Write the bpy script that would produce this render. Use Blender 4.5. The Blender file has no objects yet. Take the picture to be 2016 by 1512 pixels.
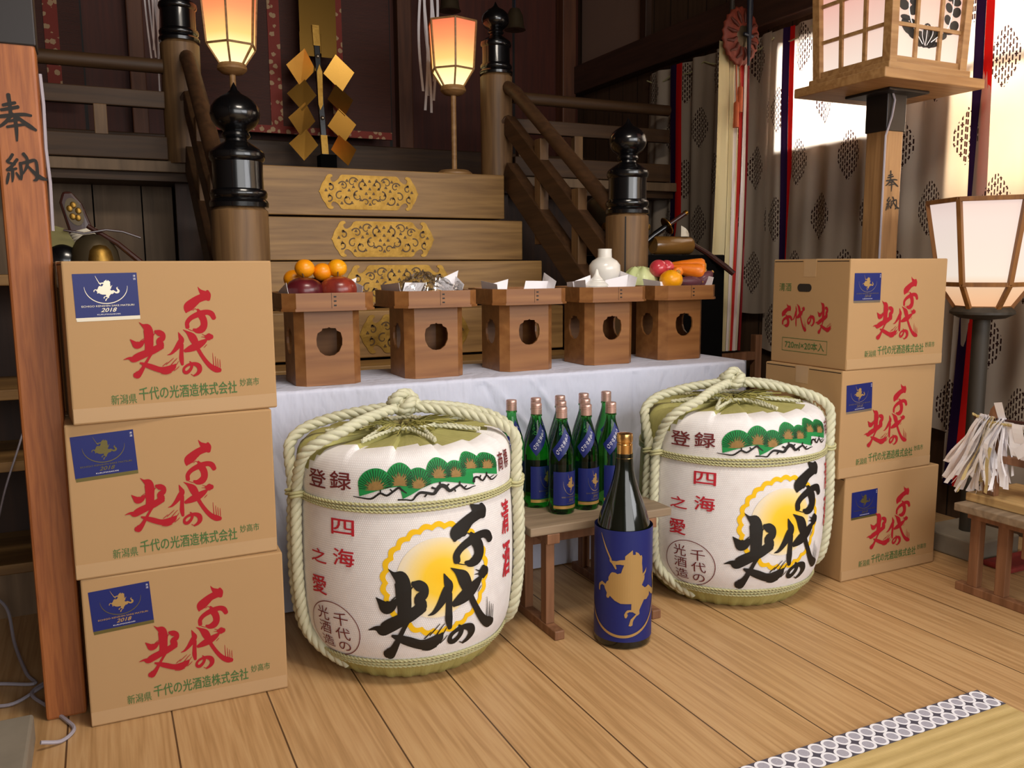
import bpy, bmesh, math, random
import numpy as np
from mathutils import Vector, Matrix
random.seed(7)
SC = bpy.context.scene
COL = SC.collection
R = math.radians
PI = math.pi

# ------------------------------------------------------------------ camera, sky, lights, exposure
cam_d = bpy.data.cameras.new('camera')
cam = bpy.data.objects.new('camera', cam_d)
COL.objects.link(cam)
F_PX = 1681.15
cam_d.sensor_fit = 'HORIZONTAL'
cam_d.sensor_width = 36.0
cam_d.lens = 36.0 * F_PX / 2016.0
cam_d.clip_start = 0.02
YAW, PITCH, ROLL = 0.447177, 0.137167, -0.00634
_f = Vector((math.sin(YAW) * math.cos(PITCH), math.cos(YAW) * math.cos(PITCH), -math.sin(PITCH)))
_r0 = Vector((math.cos(YAW), -math.sin(YAW), 0))
_u0 = _r0.cross(_f)
_r = _r0 * math.cos(ROLL) + _u0 * math.sin(ROLL)
_u = -_r0 * math.sin(ROLL) + _u0 * math.cos(ROLL)
cam.matrix_world = Matrix(((_r.x, _u.x, -_f.x, 0), (_r.y, _u.y, -_f.y, 0), (_r.z, _u.z, -_f.z, 1.0), (0, 0, 0, 1)))
SC.camera = cam

SC.view_settings.view_transform = 'Standard'
SC.view_settings.look = 'None'
SC.view_settings.gamma = 1
SC.view_settings.use_curve_mapping = False
SC.view_settings.exposure = 0.47

world = bpy.data.worlds.new('world')
SC.world = world
world.use_nodes = True
bg = world.node_tree.nodes['Background']
bg.inputs[0].default_value = (1.0, 0.93, 0.84, 1)
bg.inputs[1].default_value = 0.14

def area_light(name, loc, aim, sx, sy, power, color, spread=180):
    d = bpy.data.lights.new(name, 'AREA')
    d.shape = 'RECTANGLE'; d.size = sx; d.size_y = sy; d.energy = power; d.color = color; d.spread = R(spread)
    o = bpy.data.objects.new(name, d); COL.objects.link(o)
    o.location = loc
    o.rotation_euler = (Vector(aim) - Vector(loc)).to_track_quat('-Z', 'Y').to_euler()
    return o

# daylight through the open front of the hall, through the side windows, and behind the two curtained windows
area_light('daylight_front', (0.9, -2.7, 1.7), (1.0, 2.0, 0.8), 3.2, 1.9, 64, (1.0, 0.985, 0.965))
area_light('daylight_side', (2.9, -0.8, 1.75), (0.7, 1.7, 0.6), 1.9, 1.2, 38, (0.98, 0.98, 1.0))
area_light('daylight_window', (3.42, 2.88, 1.80), (3.0, 2.88, 1.72), 0.85, 0.62, 13, (1.0, 1.0, 1.0), 40)
area_light('daylight_window_near', (3.42, 1.6, 2.02), (3.0, 1.6, 2.0), 1.5, 0.6, 17, (1.0, 0.98, 0.95), 45)
area_light('daylight_window_low', (3.42, 1.6, 1.50), (3.0, 1.6, 1.48), 1.5, 0.5, 11, (1.0, 0.80, 0.56), 45)
# the hall's warm ceiling lamp
area_light('ceiling_lamp_light', (0.9, 0.9, 2.75), (0.9, 1.5, 0.0), 0.9, 0.5, 29, (1.0, 0.89, 0.76))

def point_light(name, loc, power, color, radius):
    d = bpy.data.lights.new(name, 'POINT'); d.energy = power; d.color = color; d.shadow_soft_size = radius
    o = bpy.data.objects.new(name, d); COL.objects.link(o); o.location = loc
    return o

# ------------------------------------------------------------------ materials
def lin(c):
    if isinstance(c, str):
        c = c.lstrip('#'); c = [int(c[i:i + 2], 16) / 255 for i in (0, 2, 4)]
        c = [x / 12.92 if x <= 0.04045 else ((x + 0.055) / 1.055) ** 2.4 for x in c]
    return (c[0], c[1], c[2], 1.0)

class NT:
    def __init__(s, name):
        s.m = bpy.data.materials.new(name); s.m.use_nodes = True
        s.t = s.m.node_tree; s.b = s.t.nodes['Principled BSDF']; s.out = s.t.nodes['Material Output']
    def n(s, kind, **kw):
        x = s.t.nodes.new(kind)
        for k, v in kw.items(): setattr(x, k, v)
        return x
    def l(s, a, b): s.t.links.new(a, b)
    def val(s, sock, v):
        if hasattr(v, 'is_output'): s.l(v, sock)
        else: sock.default_value = v
    def math(s, op, a, b=None, c=None, clamp=False):
        x = s.n('ShaderNodeMath', operation=op); x.use_clamp = clamp
        s.val(x.inputs[0], a)
        if b is not None: s.val(x.inputs[1], b)
        if c is not None: s.val(x.inputs[2], c)
        return x.outputs[0]
    def mix(s, fac, a, b):
        x = s.n('ShaderNodeMix', data_type='RGBA')
        s.val(x.inputs[0], fac); s.val(x.inputs[6], a); s.val(x.inputs[7], b)
        return x.outputs[2]
    def coord(s, which='Object', scale=(1, 1, 1), rot=(0, 0, 0)):
        tc = s.n('ShaderNodeTexCoord'); mp = s.n('ShaderNodeMapping')
        mp.inputs['Scale'].default_value = scale; mp.inputs['Rotation'].default_value = rot
        s.l(tc.outputs[which], mp.inputs[0]); return mp.outputs[0]
    def noise(s, vec, scale=5, detail=3, rough=0.55):
        x = s.n('ShaderNodeTexNoise'); s.l(vec, x.inputs['Vector'])
        x.inputs['Scale'].default_value = scale; x.inputs['Detail'].default_value = detail; x.inputs['Roughness'].default_value = rough
        return x.outputs[0]
    def ramp(s, fac, stops):
        x = s.n('ShaderNodeValToRGB'); cr = x.color_ramp
        while len(cr.elements) > 1: cr.elements.remove(cr.elements[-1])
        cr.elements[0].position = stops[0][0]; cr.elements[0].color = lin(stops[0][1])
        for p, c in stops[1:]:
            e = cr.elements.new(p); e.color = lin(c)
        s.val(x.inputs[0], fac); return x.outputs[0]
    def bump(s, h, strength=0.3, dist=0.01):
        x = s.n('ShaderNodeBump'); x.inputs['Strength'].default_value = strength; x.inputs['Distance'].default_value = dist
        s.val(x.inputs['Height'], h); s.l(x.outputs[0], s.b.inputs['Normal']); return x.outputs[0]
    def base(s, c): s.val(s.b.inputs['Base Color'], c)
    def rough(s, r): s.val(s.b.inputs['Roughness'], r)

def plain(name, color, rough=0.5, metal=0.0, noise=0.0, nscale=8, coat=0.0, bump=0.0, spec=0.5):
    k = NT(name); c = lin(color)
    k.rough(rough); k.b.inputs['Metallic'].default_value = metal; k.b.inputs['Coat Weight'].default_value = coat
    k.b.inputs['Specular IOR Level'].default_value = spec
    if noise or bump:
        nz = k.noise(k.coord(), nscale, 4)
        if noise:
            d = tuple(max(0, x * (1 - noise)) for x in c[:3]) + (1,); u = tuple(min(1, x * (1 + noise * .6)) for x in c[:3]) + (1,)
            k.base(k.mix(nz, d, u))
        else: k.base(c)
        if bump: k.bump(nz, bump, 0.004)
    else: k.base(c)
    return k.m

def wood(name, c1, c2, axis='X', rough=0.55, scale=1.0, fine=1.0, coat=0.0, bump=0.12, knots=False):
    k = NT(name)
    st = {'X': (0.6, 9, 9), 'Y': (9, 0.6, 9), 'Z': (9, 9, 0.6)}[axis]
    st = tuple(v * scale for v in st)
    v = k.coord('Object', st)
    big = k.noise(v, 1.6, 3, 0.5)
    wv = k.math('MULTIPLY', big, 9.0); wv = k.math('FRACT', wv)
    tri = k.math('PINGPONG', k.math('MULTIPLY', big, 11.0), 1.0)
    fn = k.noise(v, 9.0 * fine, 5, 0.65)
    mix = k.math('MULTIPLY_ADD', tri, 0.45, k.math('MULTIPLY', fn, 0.62), clamp=True)
    k.base(k.ramp(mix, [(0.12, c1), (0.8, c2)]))
    k.rough(rough); k.b.inputs['Coat Weight'].default_value = coat
    k.bump(fn, bump, 0.004)
    return k.m

M = {}
M['card'] = plain('cardboard', '#b28e63', 0.72, noise=0.05, nscale=3, spec=0.3)
M['card_in'] = plain('cardboard_dark', '#241a10', 0.9)
M['tape'] = plain('parcel_tape', '#b8966e', 0.3)
M['red_ink'] = plain('red_ink', '#a81c28', 0.7, spec=0.2)
M['green_ink'] = plain('green_ink', '#426b34', 0.7)
M['maroon_ink'] = plain('maroon_ink', '#6e1f22', 0.7)
M['crimson_ink'] = plain('crimson_ink', '#bf1f30', 0.7)
M['black_ink'] = plain('black_ink', '#14110f', 0.55)
M['brush_ink'] = plain('brush_ink', '#1d1712', 0.7)
M['label_blue'] = plain('label_blue', '#1a2468', 0.42, spec=0.35)
M['silver'] = plain('silver_foil', '#b4a996', 0.28, 0.85)
M['gold_foil'] = plain('gold_foil', '#caa25c', 0.38, 0.55)
M['gold_print'] = plain('gold_print', '#b08d55', 0.42, 0.25)
M['dull_gold'] = plain('dull_gold', '#6b6236', 0.4, 0.5)
M['white_ink'] = plain('white_ink', '#d9d6e0', 0.5)
M['black_lacquer'] = plain('black_lacquer', '#09090b', 0.22, coat=0.35)
M['black_metal'] = plain('black_metal', '#2a2524', 0.45, 0.3)
M['matte_black'] = plain('matte_black', '#060505', 0.9, spec=0.1)
M['white_paper'] = plain('white_paper', '#f2eef2', 0.6)
M['porcelain'] = plain('porcelain', '#eeeae2', 0.25, coat=0.3)
M['straw'] = None

def cloth_white():
    k = NT('white_cloth'); k.base(lin('#d0d3e6')); k.rough(0.85)
    nz = k.noise(k.coord('Object', (3, 3, 1.4)), 2.5, 4, 0.6); nz2 = k.noise(k.coord('Object', (9, 9, 3.5)), 2.2, 2, 0.5); k.bump(k.math('ADD', nz, k.math('MULTIPLY', k.math('ABSOLUTE', k.math('SUBTRACT', nz2, 0.5)), 0.5)), 0.5, 0.03); return k.m
M['cloth'] = cloth_white()

def weave(name, c1, c2, kx=1256, ky=185, streak=False):
    k = NT(name); uv = k.n('ShaderNodeUVMap').outputs[0]
    sep = k.n('ShaderNodeSeparateXYZ'); k.l(uv, sep.inputs[0])
    row = k.math('FLOOR', k.math('MULTIPLY', sep.outputs[1], ky))
    off = k.math('MULTIPLY', k.math('MODULO', row, 2.0), PI)
    a = k.math('SINE', k.math('ADD', k.math('MULTIPLY', sep.outputs[0], kx), off))
    b = k.math('SINE', k.math('MULTIPLY', sep.outputs[1], ky * 2 * PI))
    h = k.math('ADD', k.math('MULTIPLY', a, 0.5), k.math('MULTIPLY', b, 0.35))
    nz = k.noise(k.coord(), 30, 3)
    if streak:
        mp = k.n('ShaderNodeMapping'); mp.inputs['Scale'].default_value = (220, 7, 1); k.l(uv, mp.inputs[0])
        nz = k.math('MULTIPLY_ADD', nz, 0.4, k.math('MULTIPLY', k.noise(mp.outputs[0], 1.0, 3, 0.7), 0.62)); h = k.math('ADD', k.math('MULTIPLY', h, 0.4), k.math('MULTIPLY', nz, 3.0))
    f = k.math('ADD', k.math('MULTIPLY', h, 0.11), k.math('MULTIPLY', nz, 1.1), clamp=True)
    k.base(k.mix(f, lin(c1), lin(c2))); k.rough(0.75); k.bump(h, 0.16, 0.002)
    return k.m
M['komo_white'] = weave('white_matting', '#e0d9d8', '#f1eeee')
M['komo_olive'] = weave('straw_matting', '#7d7838', '#b4ae6c', streak=True)
M['rope'] = plain('straw_rope', '#cfcdb0', 0.6, noise=0.25, nscale=34, bump=0.25)
M['thin_rope'] = plain('thin_straw_rope', '#bdb98a', 0.65, noise=0.2, nscale=60)
M['straw'] = plain('straw', '#a59d55', 0.7, noise=0.3, nscale=40)

def sun_print():
    k = NT('sun_print'); uv = k.n('ShaderNodeUVMap').outputs[0]
    sep = k.n('ShaderNodeSeparateXYZ'); k.l(uv, sep.inputs[0])
    d = k.math('SQRT', k.math('ADD', k.math('POWER', k.math('SUBTRACT', sep.outputs[0], 0.12), 2.0), k.math('POWER', k.math('MULTIPLY', sep.outputs[1], 1.0), 2.0)))
    k.base(k.ramp(d, [(0.0, '#fbc400'), (0.45, '#fbcf2e'), (0.8, '#f6dc94'), (1.0, '#f0e2c4')])); k.rough(0.75); return k.m
M['sun'] = sun_print()
M['yellow'] = plain('yellow_print', '#f7c400', 0.75)
M['pine'] = plain('pine_green', '#128c44', 0.7, noise=0.25, nscale=14)
M['pine_brown'] = plain('pine_brown', '#9c7a44', 0.7, noise=0.35, nscale=90)

M['cedar'] = wood('stair_cedar', '#7d5a30', '#a9814a', 'X', 0.5, 0.8)
M['tray_wood'] = wood('tray_wood', '#7a4b24', '#986638', 'X', 0.42, 0.7, bump=0.04, coat=0.15)
M['pillar_wood'] = wood('pillar_wood', '#854824', '#a86433', 'Z', 0.5, 2.2, 2.0, bump=0.05)
M['post_wood'] = wood('lamp_post_wood', '#84603a', '#a88054', 'Z', 0.5, 1.2, bump=0.05)
M['lamp_wood'] = wood('lamp_wood', '#875e34', '#ab8354', 'X', 0.5, 1.0, bump=0.05)
M['newel_wood'] = wood('newel_wood', '#5b4026', '#80603c', 'Z', 0.55, 0.9)
M['rail_wood'] = wood('rail_wood', '#38230f', '#50361c', 'X', 0.6, 0.8)
M['rail_wood_y'] = wood('sloped_rail_wood', '#3c2613', '#583b22', 'Y', 0.6, 0.8)
M['dark_wood'] = wood('dark_wood', '#2b190d', '#412614', 'Z', 0.6, 0.7)
M['beam_wood'] = wood('beam_wood', '#35221a', '#4b3024', 'Y', 0.6, 0.7)
M['old_wood'] = wood('old_grey_wood', '#705d48', '#98836a', 'X', 0.65, 0.8)
M['bench_wood'] = wood('bench_wood', '#6a4429', '#916546', 'Z', 0.6, 0.9)
M['board_pale'] = wood('pale_board', '#655039', '#82694e', 'Z', 0.6, 0.6)
M['shelf_wood'] = wood('shelf_wood', '#6c4c28', '#94703f', 'X', 0.6, 0.6)
M['bonbori_wood'] = wood('lantern_wood', '#6b4321', '#93622f', 'Z', 0.45, 1.0, bump=0.04)
M['grey_wood'] = wood('grey_pole', '#272219', '#3a332a', 'Z', 0.6, 0.8)

def floor_mat():
    k = NT('floor_planks'); tc = k.n('ShaderNodeTexCoord')
    sep = k.n('ShaderNodeSeparateXYZ'); k.l(tc.outputs['Object'], sep.inputs[0])
    u = k.math('DIVIDE', k.math('SUBTRACT', sep.outputs[0], 0.086), 0.211)
    idx = k.math('FLOOR', u); fr = k.math('FRACT', u)
    comb = k.n('ShaderNodeCombineXYZ')
    k.l(k.math('MULTIPLY', sep.outputs[0], 22.0), comb.inputs[0])
    k.l(k.math('ADD', k.math('MULTIPLY', sep.outputs[1], 0.8), k.math('MULTIPLY', idx, 7.3)), comb.inputs[1])
    k.l(k.math('MULTIPLY', idx, 3.1), comb.inputs[2])
    g1 = k.noise(comb.outputs[0], 1.5, 3, 0.5)
    tri = k.math('PINGPONG', k.math('MULTIPLY', g1, 9.0), 1.0)
    g2 = k.noise(comb.outputs[0], 5.0, 5, 0.7)
    mixv = k.math('MULTIPLY_ADD', tri, 0.42, k.math('MULTIPLY', g2, 0.6), clamp=True)
    col = k.ramp(mixv, [(0.1, '#9e784b'), (0.5, '#ba9263'), (0.9, '#c9a475')])
    seam = k.math('LESS_THAN', k.math('ABSOLUTE', k.math('SUBTRACT', fr, 0.5)), 0.491)
    k.base(k.mix(seam, lin('#54391f'), col))
    k.rough(k.math('MULTIPLY_ADD', g2, 0.18, 0.33))
    k.bump(k.math('MULTIPLY_ADD', g2, 0.1, seam), 0.25, 0.003)
    return k.m
M['floor'] = floor_mat()

def planks(name, c1, c2, axis, w, gap='#120b08'):
    # axis 0/1: the horizontal coordinate the boards are counted along
    k = NT(name); tc = k.n('ShaderNodeTexCoord'); sep = k.n('ShaderNodeSeparateXYZ'); k.l(tc.outputs['Object'], sep.inputs[0])
    u = k.math('DIVIDE', sep.outputs[axis], w); idx = k.math('FLOOR', u); fr = k.math('FRACT', u)
    comb = k.n('ShaderNodeCombineXYZ')
    k.l(k.math('MULTIPLY', sep.outputs[axis], 14.0), comb.inputs[0]); k.l(k.math('MULTIPLY', idx, 4.7), comb.inputs[1])
    k.l(k.math('MULTIPLY', sep.outputs[2], 0.8), comb.inputs[2])
    g = k.noise(comb.outputs[0], 3.0, 4, 0.6)
    seam = k.math('LESS_THAN', k.math('ABSOLUTE', k.math('SUBTRACT', fr, 0.5)), 0.48)
    k.base(k.mix(seam, lin(gap), k.ramp(g, [(0.2, c1), (0.8, c2)]))); k.rough(0.6)
    k.bump(seam, 0.3, 0.006); return k.m
M['back_planks'] = planks('back_wall_boards', '#3c1406', '#5a220c', 0, 0.42)
M['side_planks'] = planks('side_wall_boards', '#3a2a1e', '#5a4330', 1, 0.16)
M['ceiling'] = planks('ceiling_boards', '#3a2a1e', '#4a3626', 0, 0.3)
M['plaster'] = plain('plaster', '#8d7264', 0.9, noise=0.06)

def misu_mat():
    k = NT('bamboo_blind'); tc = k.n('ShaderNodeTexCoord'); sep = k.n('ShaderNodeSeparateXYZ'); k.l(tc.outputs['Object'], sep.inputs[0])
    w = k.math('SINE', k.math('MULTIPLY', sep.outputs[2], 1400.0))
    nz = k.noise(k.coord('Object', (2, 2, 60)), 3, 3)
    k.base(k.ramp(nz, [(0.2, '#331205'), (0.8, '#4a1d0b')])); k.rough(0.6); k.bump(w, 0.3, 0.002); return k.m
M['blind'] = misu_mat()

def brocade():
    k = NT('red_brocade'); v = k.coord('Object', (22, 22, 22))
    vo = k.n('ShaderNodeTexVoronoi'); k.l(v, vo.inputs['Vector']); vo.inputs['Scale'].default_value = 1.2
    f = vo.outputs['Distance']; nz = k.noise(v, 4, 2)
    mask = k.math('LESS_THAN', k.math('ADD', f, k.math('MULTIPLY', nz, 0.35)), 0.52)
    k.base(k.mix(mask, lin('#7c2414'), lin('#a98a66'))); k.rough(0.7); return k.m
M['brocade'] = brocade()

def gold_mat(name, c, rough=0.25, bump=0.15):
    k = NT(name); nz = k.noise(k.coord(), 26, 4, 0.6)
    k.base(k.ramp(nz, [(0.3, c), (0.75, '#b89148')])); k.b.inputs['Metallic'].default_value = 0.95
    k.rough(k.math('MULTIPLY_ADD', nz, 0.15, rough)); k.bump(nz, bump, 0.004); return k.m
M['gold'] = gold_mat('gilt_metal', '#8a672c', 0.42, 0.5)
M['gold_leaf'] = plain('gold_leaf', '#b88a3e', 0.25, 0.95)
M['gold_dark'] = plain('dull_gold_sheet', '#6e5120', 0.3, 0.9)
M['openwork'] = plain('openwork_dark', '#5a3f1a', 0.5, 0.2)

def curtain_mat():
    k = NT('crest_curtain'); uv = k.n('ShaderNodeUVMap').outputs[0]
    sep = k.n('ShaderNodeSeparateXYZ'); k.l(uv, sep.inputs[0])
    # staggered crest lattice: pitch 0.285 x 0.51, second set shifted by half of both
    def cell(ox, oz):
        fx = k.math('SUBTRACT', k.math('FRACT', k.math('DIVIDE', k.math('SUBTRACT', sep.outputs[0], ox - 0.1425), 0.285)), 0.5)
        fz = k.math('SUBTRACT', k.math('FRACT', k.math('DIVIDE', k.math('SUBTRACT', sep.outputs[1], oz - 0.255), 0.51)), 0.5)
        return k.math('MULTIPLY', fx, 0.285), k.math('MULTIPLY', fz, 0.51)
    tot = None
    for ox, oz in ((2.513, 1.47), (2.655, 1.725)):
        x, z = cell(ox, oz)
        dia = k.math('ADD', k.math('DIVIDE', k.math('ABSOLUTE', x), 0.072), k.math('DIVIDE', k.math('ABSOLUTE', z), 0.108))
        inside = k.math('LESS_THAN', k.math('ADD', k.math('POWER', k.math('DIVIDE', k.math('ABSOLUTE', x), 0.060), 1.35), k.math('POWER', k.math('DIVIDE', k.math('ABSOLUTE', z), 0.108), 1.35)), 1.0)
        # little upright dashes in rising rows, joined in pairs
        zi = k.math('ADD', z, k.math('MULTIPLY', k.math('FLOOR', k.math('DIVIDE', x, 0.0115)), 0.0105))
        colf = k.math('ABSOLUTE', k.math('SUBTRACT', k.math('FRACT', k.math('DIVIDE', x, 0.0115)), 0.5))
        rowf = k.math('ABSOLUTE', k.math('SUBTRACT', k.math('FRACT', k.math('DIVIDE', zi, 0.027)), 0.5))
        dash = k.math('MULTIPLY', k.math('LESS_THAN', colf, 0.23), k.math('LESS_THAN', rowf, 0.36))
        bar = k.math('MULTIPLY', k.math('LESS_THAN', k.math('ABSOLUTE', k.math('SUBTRACT', k.math('FRACT', k.math('DIVIDE', zi, 0.054)), 0.25)), 0.05),
                     k.math('LESS_THAN', k.math('FRACT', k.math('DIVIDE', x, 0.023)), 0.5))
        m = k.math('MULTIPLY', inside, k.math('MAXIMUM', dash, bar))
        tot = m if tot is None else k.math('MAXIMUM', tot, m)
    nz = k.noise(k.coord('Object', (1, 1, .5)), 3, 4)
    fab = k.ramp(nz, [(0.25, '#bfae9c'), (0.8, '#d6c7b5')])
    col = k.mix(tot, fab, lin('#3a2320'))
    dif = k.n('ShaderNodeBsdfDiffuse'); tr = k.n('ShaderNodeBsdfTranslucent'); mx = k.n('ShaderNodeMixShader')
    k.l(col, dif.inputs[0]); k.l(col, tr.inputs[0]); mx.inputs[0].default_value = 0.42
    k.l(dif.outputs[0], mx.inputs[1]); k.l(tr.outputs[0], mx.inputs[2]); k.l(mx.outputs[0], k.out.inputs[0])
    return k.m
M['curtain'] = curtain_mat()

def thin_cloth(name, c, tr_w=0.3):
    k = NT(name); dif = k.n('ShaderNodeBsdfDiffuse'); tr = k.n('ShaderNodeBsdfTranslucent'); mx = k.n('ShaderNodeMixShader')
    dif.inputs[0].default_value = lin(c); tr.inputs[0].default_value = lin(c); mx.inputs[0].default_value = tr_w
    k.l(dif.outputs[0], mx.inputs[1]); k.l(tr.outputs[0], mx.inputs[2]); k.l(mx.outputs[0], k.out.inputs[0]); return k.m
M['ribbon_red'] = thin_cloth('red_ribbon', '#c8201c', 0.12)
M['ribbon_navy'] = thin_cloth('navy_ribbon', '#2b1a3a', 0.1)
M['streamer'] = thin_cloth('paper_streamer', '#fdfbff', 0.18)
M['raffia'] = thin_cloth('raffia', '#dcc790', 0.25)

def lantern_paper(name, stops, strength, top, bot):
    # emission by height: the lamp's glow, with window backlight added in the right-hand lanterns
    k = NT(name); sep = k.n('ShaderNodeSeparateXYZ'); tc = k.n('ShaderNodeTexCoord'); k.l(tc.outputs['Object'], sep.inputs[0])
    f = k.math('DIVIDE', k.math('SUBTRACT', sep.outputs[2], bot), top - bot, clamp=True)
    c = k.ramp(f, stops)
    k.base(lin('#8a7058')); k.rough(0.8)
    k.l(c, k.b.inputs['Emission Color']); k.b.inputs['Emission Strength'].default_value = strength; return k.m

def tatami_mat():
    k = NT('rush_mat'); v = k.coord('Object'); sep = k.n('ShaderNodeSeparateXYZ'); k.l(v, sep.inputs[0])
    w = k.math('PINGPONG', k.math('MULTIPLY', sep.outputs[1], 58.0), 1.0)
    w2 = k.math('SINE', k.math('MULTIPLY', sep.outputs[0], 900.0))
    nz = k.noise(k.coord('Object', (4, 40, 4)), 3, 4)
    f = k.math('MULTIPLY_ADD', w, 0.45, k.math('MULTIPLY', nz, 0.6), clamp=True)
    k.base(k.ramp(f, [(0.1, '#ac9055'), (0.8, '#cfb47a')])); k.rough(0.55)
    k.bump(k.math('ADD', w, k.math('MULTIPLY', w2, 0.15)), 0.35, 0.003); return k.m
M['tatami'] = tatami_mat()

def heri_mat():
    k = NT('mat_border'); uv = k.n('ShaderNodeUVMap').outputs[0]; sep = k.n('ShaderNodeSeparateXYZ'); k.l(uv, sep.inputs[0])
    p = 0.0355
    fx = k.math('SUBTRACT', k.math('FRACT', k.math('DIVIDE', sep.outputs[0], p)), 0.5)
    fy = k.math('SUBTRACT', k.math('FRACT', k.math('DIVIDE', sep.outputs[1], p)), 0.5)
    r = k.math('SQRT', k.math('ADD', k.math('POWER', fx, 2.0), k.math('POWER', fy, 2.0)))
    nz = k.noise(k.coord('Object', (400, 400, 400)), 1.0, 2)
    a = k.mix(nz, lin('#5a5666'), lin('#c4c0cc'))
    ring = k.math('MULTIPLY', k.math('GREATER_THAN', r, 0.34), k.math('LESS_THAN', r, 0.5))
    out = k.math('GREATER_THAN', r, 0.5)
    core = k.math('LESS_THAN', r, 0.33)
    c = k.mix(ring, a, lin('#eeecf2')); c = k.mix(out, c, lin('#4a4654'))
    c = k.mix(k.math('MULTIPLY', core, 0.5), c, lin('#b4b0bd'))
    k.base(c); k.rough(0.75); return k.m
M['heri'] = heri_mat()

def glass(name, c, ior=1.45, rough=0.02):
    k = NT(name); k.base(lin(c)); k.rough(rough); k.b.inputs['Transmission Weight'].default_value = 1.0
    k.b.inputs['IOR'].default_value = ior; return k.m
M['green_glass'] = glass('green_glass', '#55c060', 1.38)
M['dark_glass'] = plain('dark_bottle_glass', '#0d1109', 0.10, coat=0.25)
M['cap_pink'] = plain('rose_cap', '#cfaa9e', 0.34, 0.65)
M['cap_gold'] = plain('gold_cap', '#d9a866', 0.2, 0.95)
M['plastic'] = None
def plastic_wrap():
    k = NT('clear_plastic_wrap'); k.base((0.95, 0.95, 0.95, 1)); k.rough(0.06)
    tr = k.n('ShaderNodeBsdfTransparent'); gl = k.n('ShaderNodeBsdfGlossy'); gl.inputs['Roughness'].default_value = 0.08
    fr = k.n('ShaderNodeLayerWeight'); fr.inputs[0].default_value = 0.35
    mx = k.n('ShaderNodeMixShader'); k.l(k.math('MULTIPLY_ADD', fr.outputs[1], 0.7, 0.16), mx.inputs[0])
    k.l(tr.outputs[0], mx.inputs[1]); k.l(gl.outputs[0], mx.inputs[2]); k.l(mx.outputs[0], k.out.inputs[0]); return k.m
M['plastic'] = plastic_wrap()

def fruit(name, c1, c2, rough=0.35, scale=6, bump=0.0, stretch=(1, 1, 1)):
    k = NT(name); nz = k.noise(k.coord('Object', stretch), scale, 4, 0.6)
    k.base(k.ramp(nz, [(0.3, c1), (0.7, c2)])); k.rough(rough); k.b.inputs['Coat Weight'].default_value = 0.15
    if bump: k.bump(k.noise(k.coord(), 160, 2), bump, 0.002)
    return k.m
M['apple_dark'] = fruit('dark_apple', '#3c0e16', '#6e1f24', 0.3, 18, 0, (1, 1, .25))
M['apple_red'] = fruit('red_apple', '#5e1418', '#a8442c', 0.3, 14, 0, (1, 1, .2))
M['orange'] = fruit('orange_peel', '#f08a00', '#f8a30a', 0.4, 8, 0.25)
M['yellow_orange'] = fruit('yellow_orange_peel', '#f29c00', '#f7ae0c', 0.4, 8, 0.25)
M['stem'] = plain('fruit_stem', '#5a3a1c', 0.7)
M['radish'] = fruit('red_radish', '#b52c38', '#d8545c', 0.2, 8)
M['carrot'] = fruit('carrot', '#e06c08', '#f2861a', 0.45, 14, 0, (1, 5, 5))
M['carrot_end'] = plain('carrot_end', '#b8863a', 0.7, noise=0.3, nscale=60)
M['sweet_potato'] = fruit('sweet_potato', '#4a1c26', '#63303a', 0.6, 10)
M['cabbage'] = fruit('cabbage', '#b9c67e', '#dde3ae', 0.45, 5)
M['lacquer_brown'] = plain('brown_lacquer', '#3a1a14', 0.3, coat=0.3)
M['bronze'] = plain('aged_bronze', '#5c4f3a', 0.42, 0.6, noise=0.3, nscale=12)
M['horn'] = plain('amber_lacquer', '#7a5526', 0.25, noise=0.45, nscale=7, coat=0.4)
M['silk_white'] = plain('white_silk', '#cdbfc0', 0.5)
M['mask_red'] = plain('red_brocade_bag', '#7c3320', 0.6, noise=0.5, nscale=40)
M['mask_dark'] = plain('dark_brocade_pleats', '#56200f', 0.6, noise=0.5, nscale=50)
M['tassel'] = plain('orange_tassel', '#b4552a', 0.7, noise=0.3, nscale=30)
M['navy_cord'] = plain('navy_cord', '#1c2230', 0.5)
for n_, c_ in (('yellow', '#cfc092'), ('green', '#a5a78c'), ('white', '#d8cdb8'), ('red', '#c02a24'), ('pale', '#e4d9d4'), ('purple', '#8a1f24')):
    M['silk_' + n_] = plain('silk_' + n_ + '_band', c_, 0.55)
M['cable'] = plain('grey_cable', '#a39ca6', 0.5)
M['stone'] = plain('weathered_block', '#8a8070', 0.8, noise=0.35, nscale=9, bump=0.3)
M['dried'] = fruit('dried_seaweed', '#3a2c14', '#6e5528', 0.5, 20)
M['brown_tray'] = wood('fresh_board', '#a5814f', '#c5a26c', 'Y', 0.5, 1)

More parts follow.
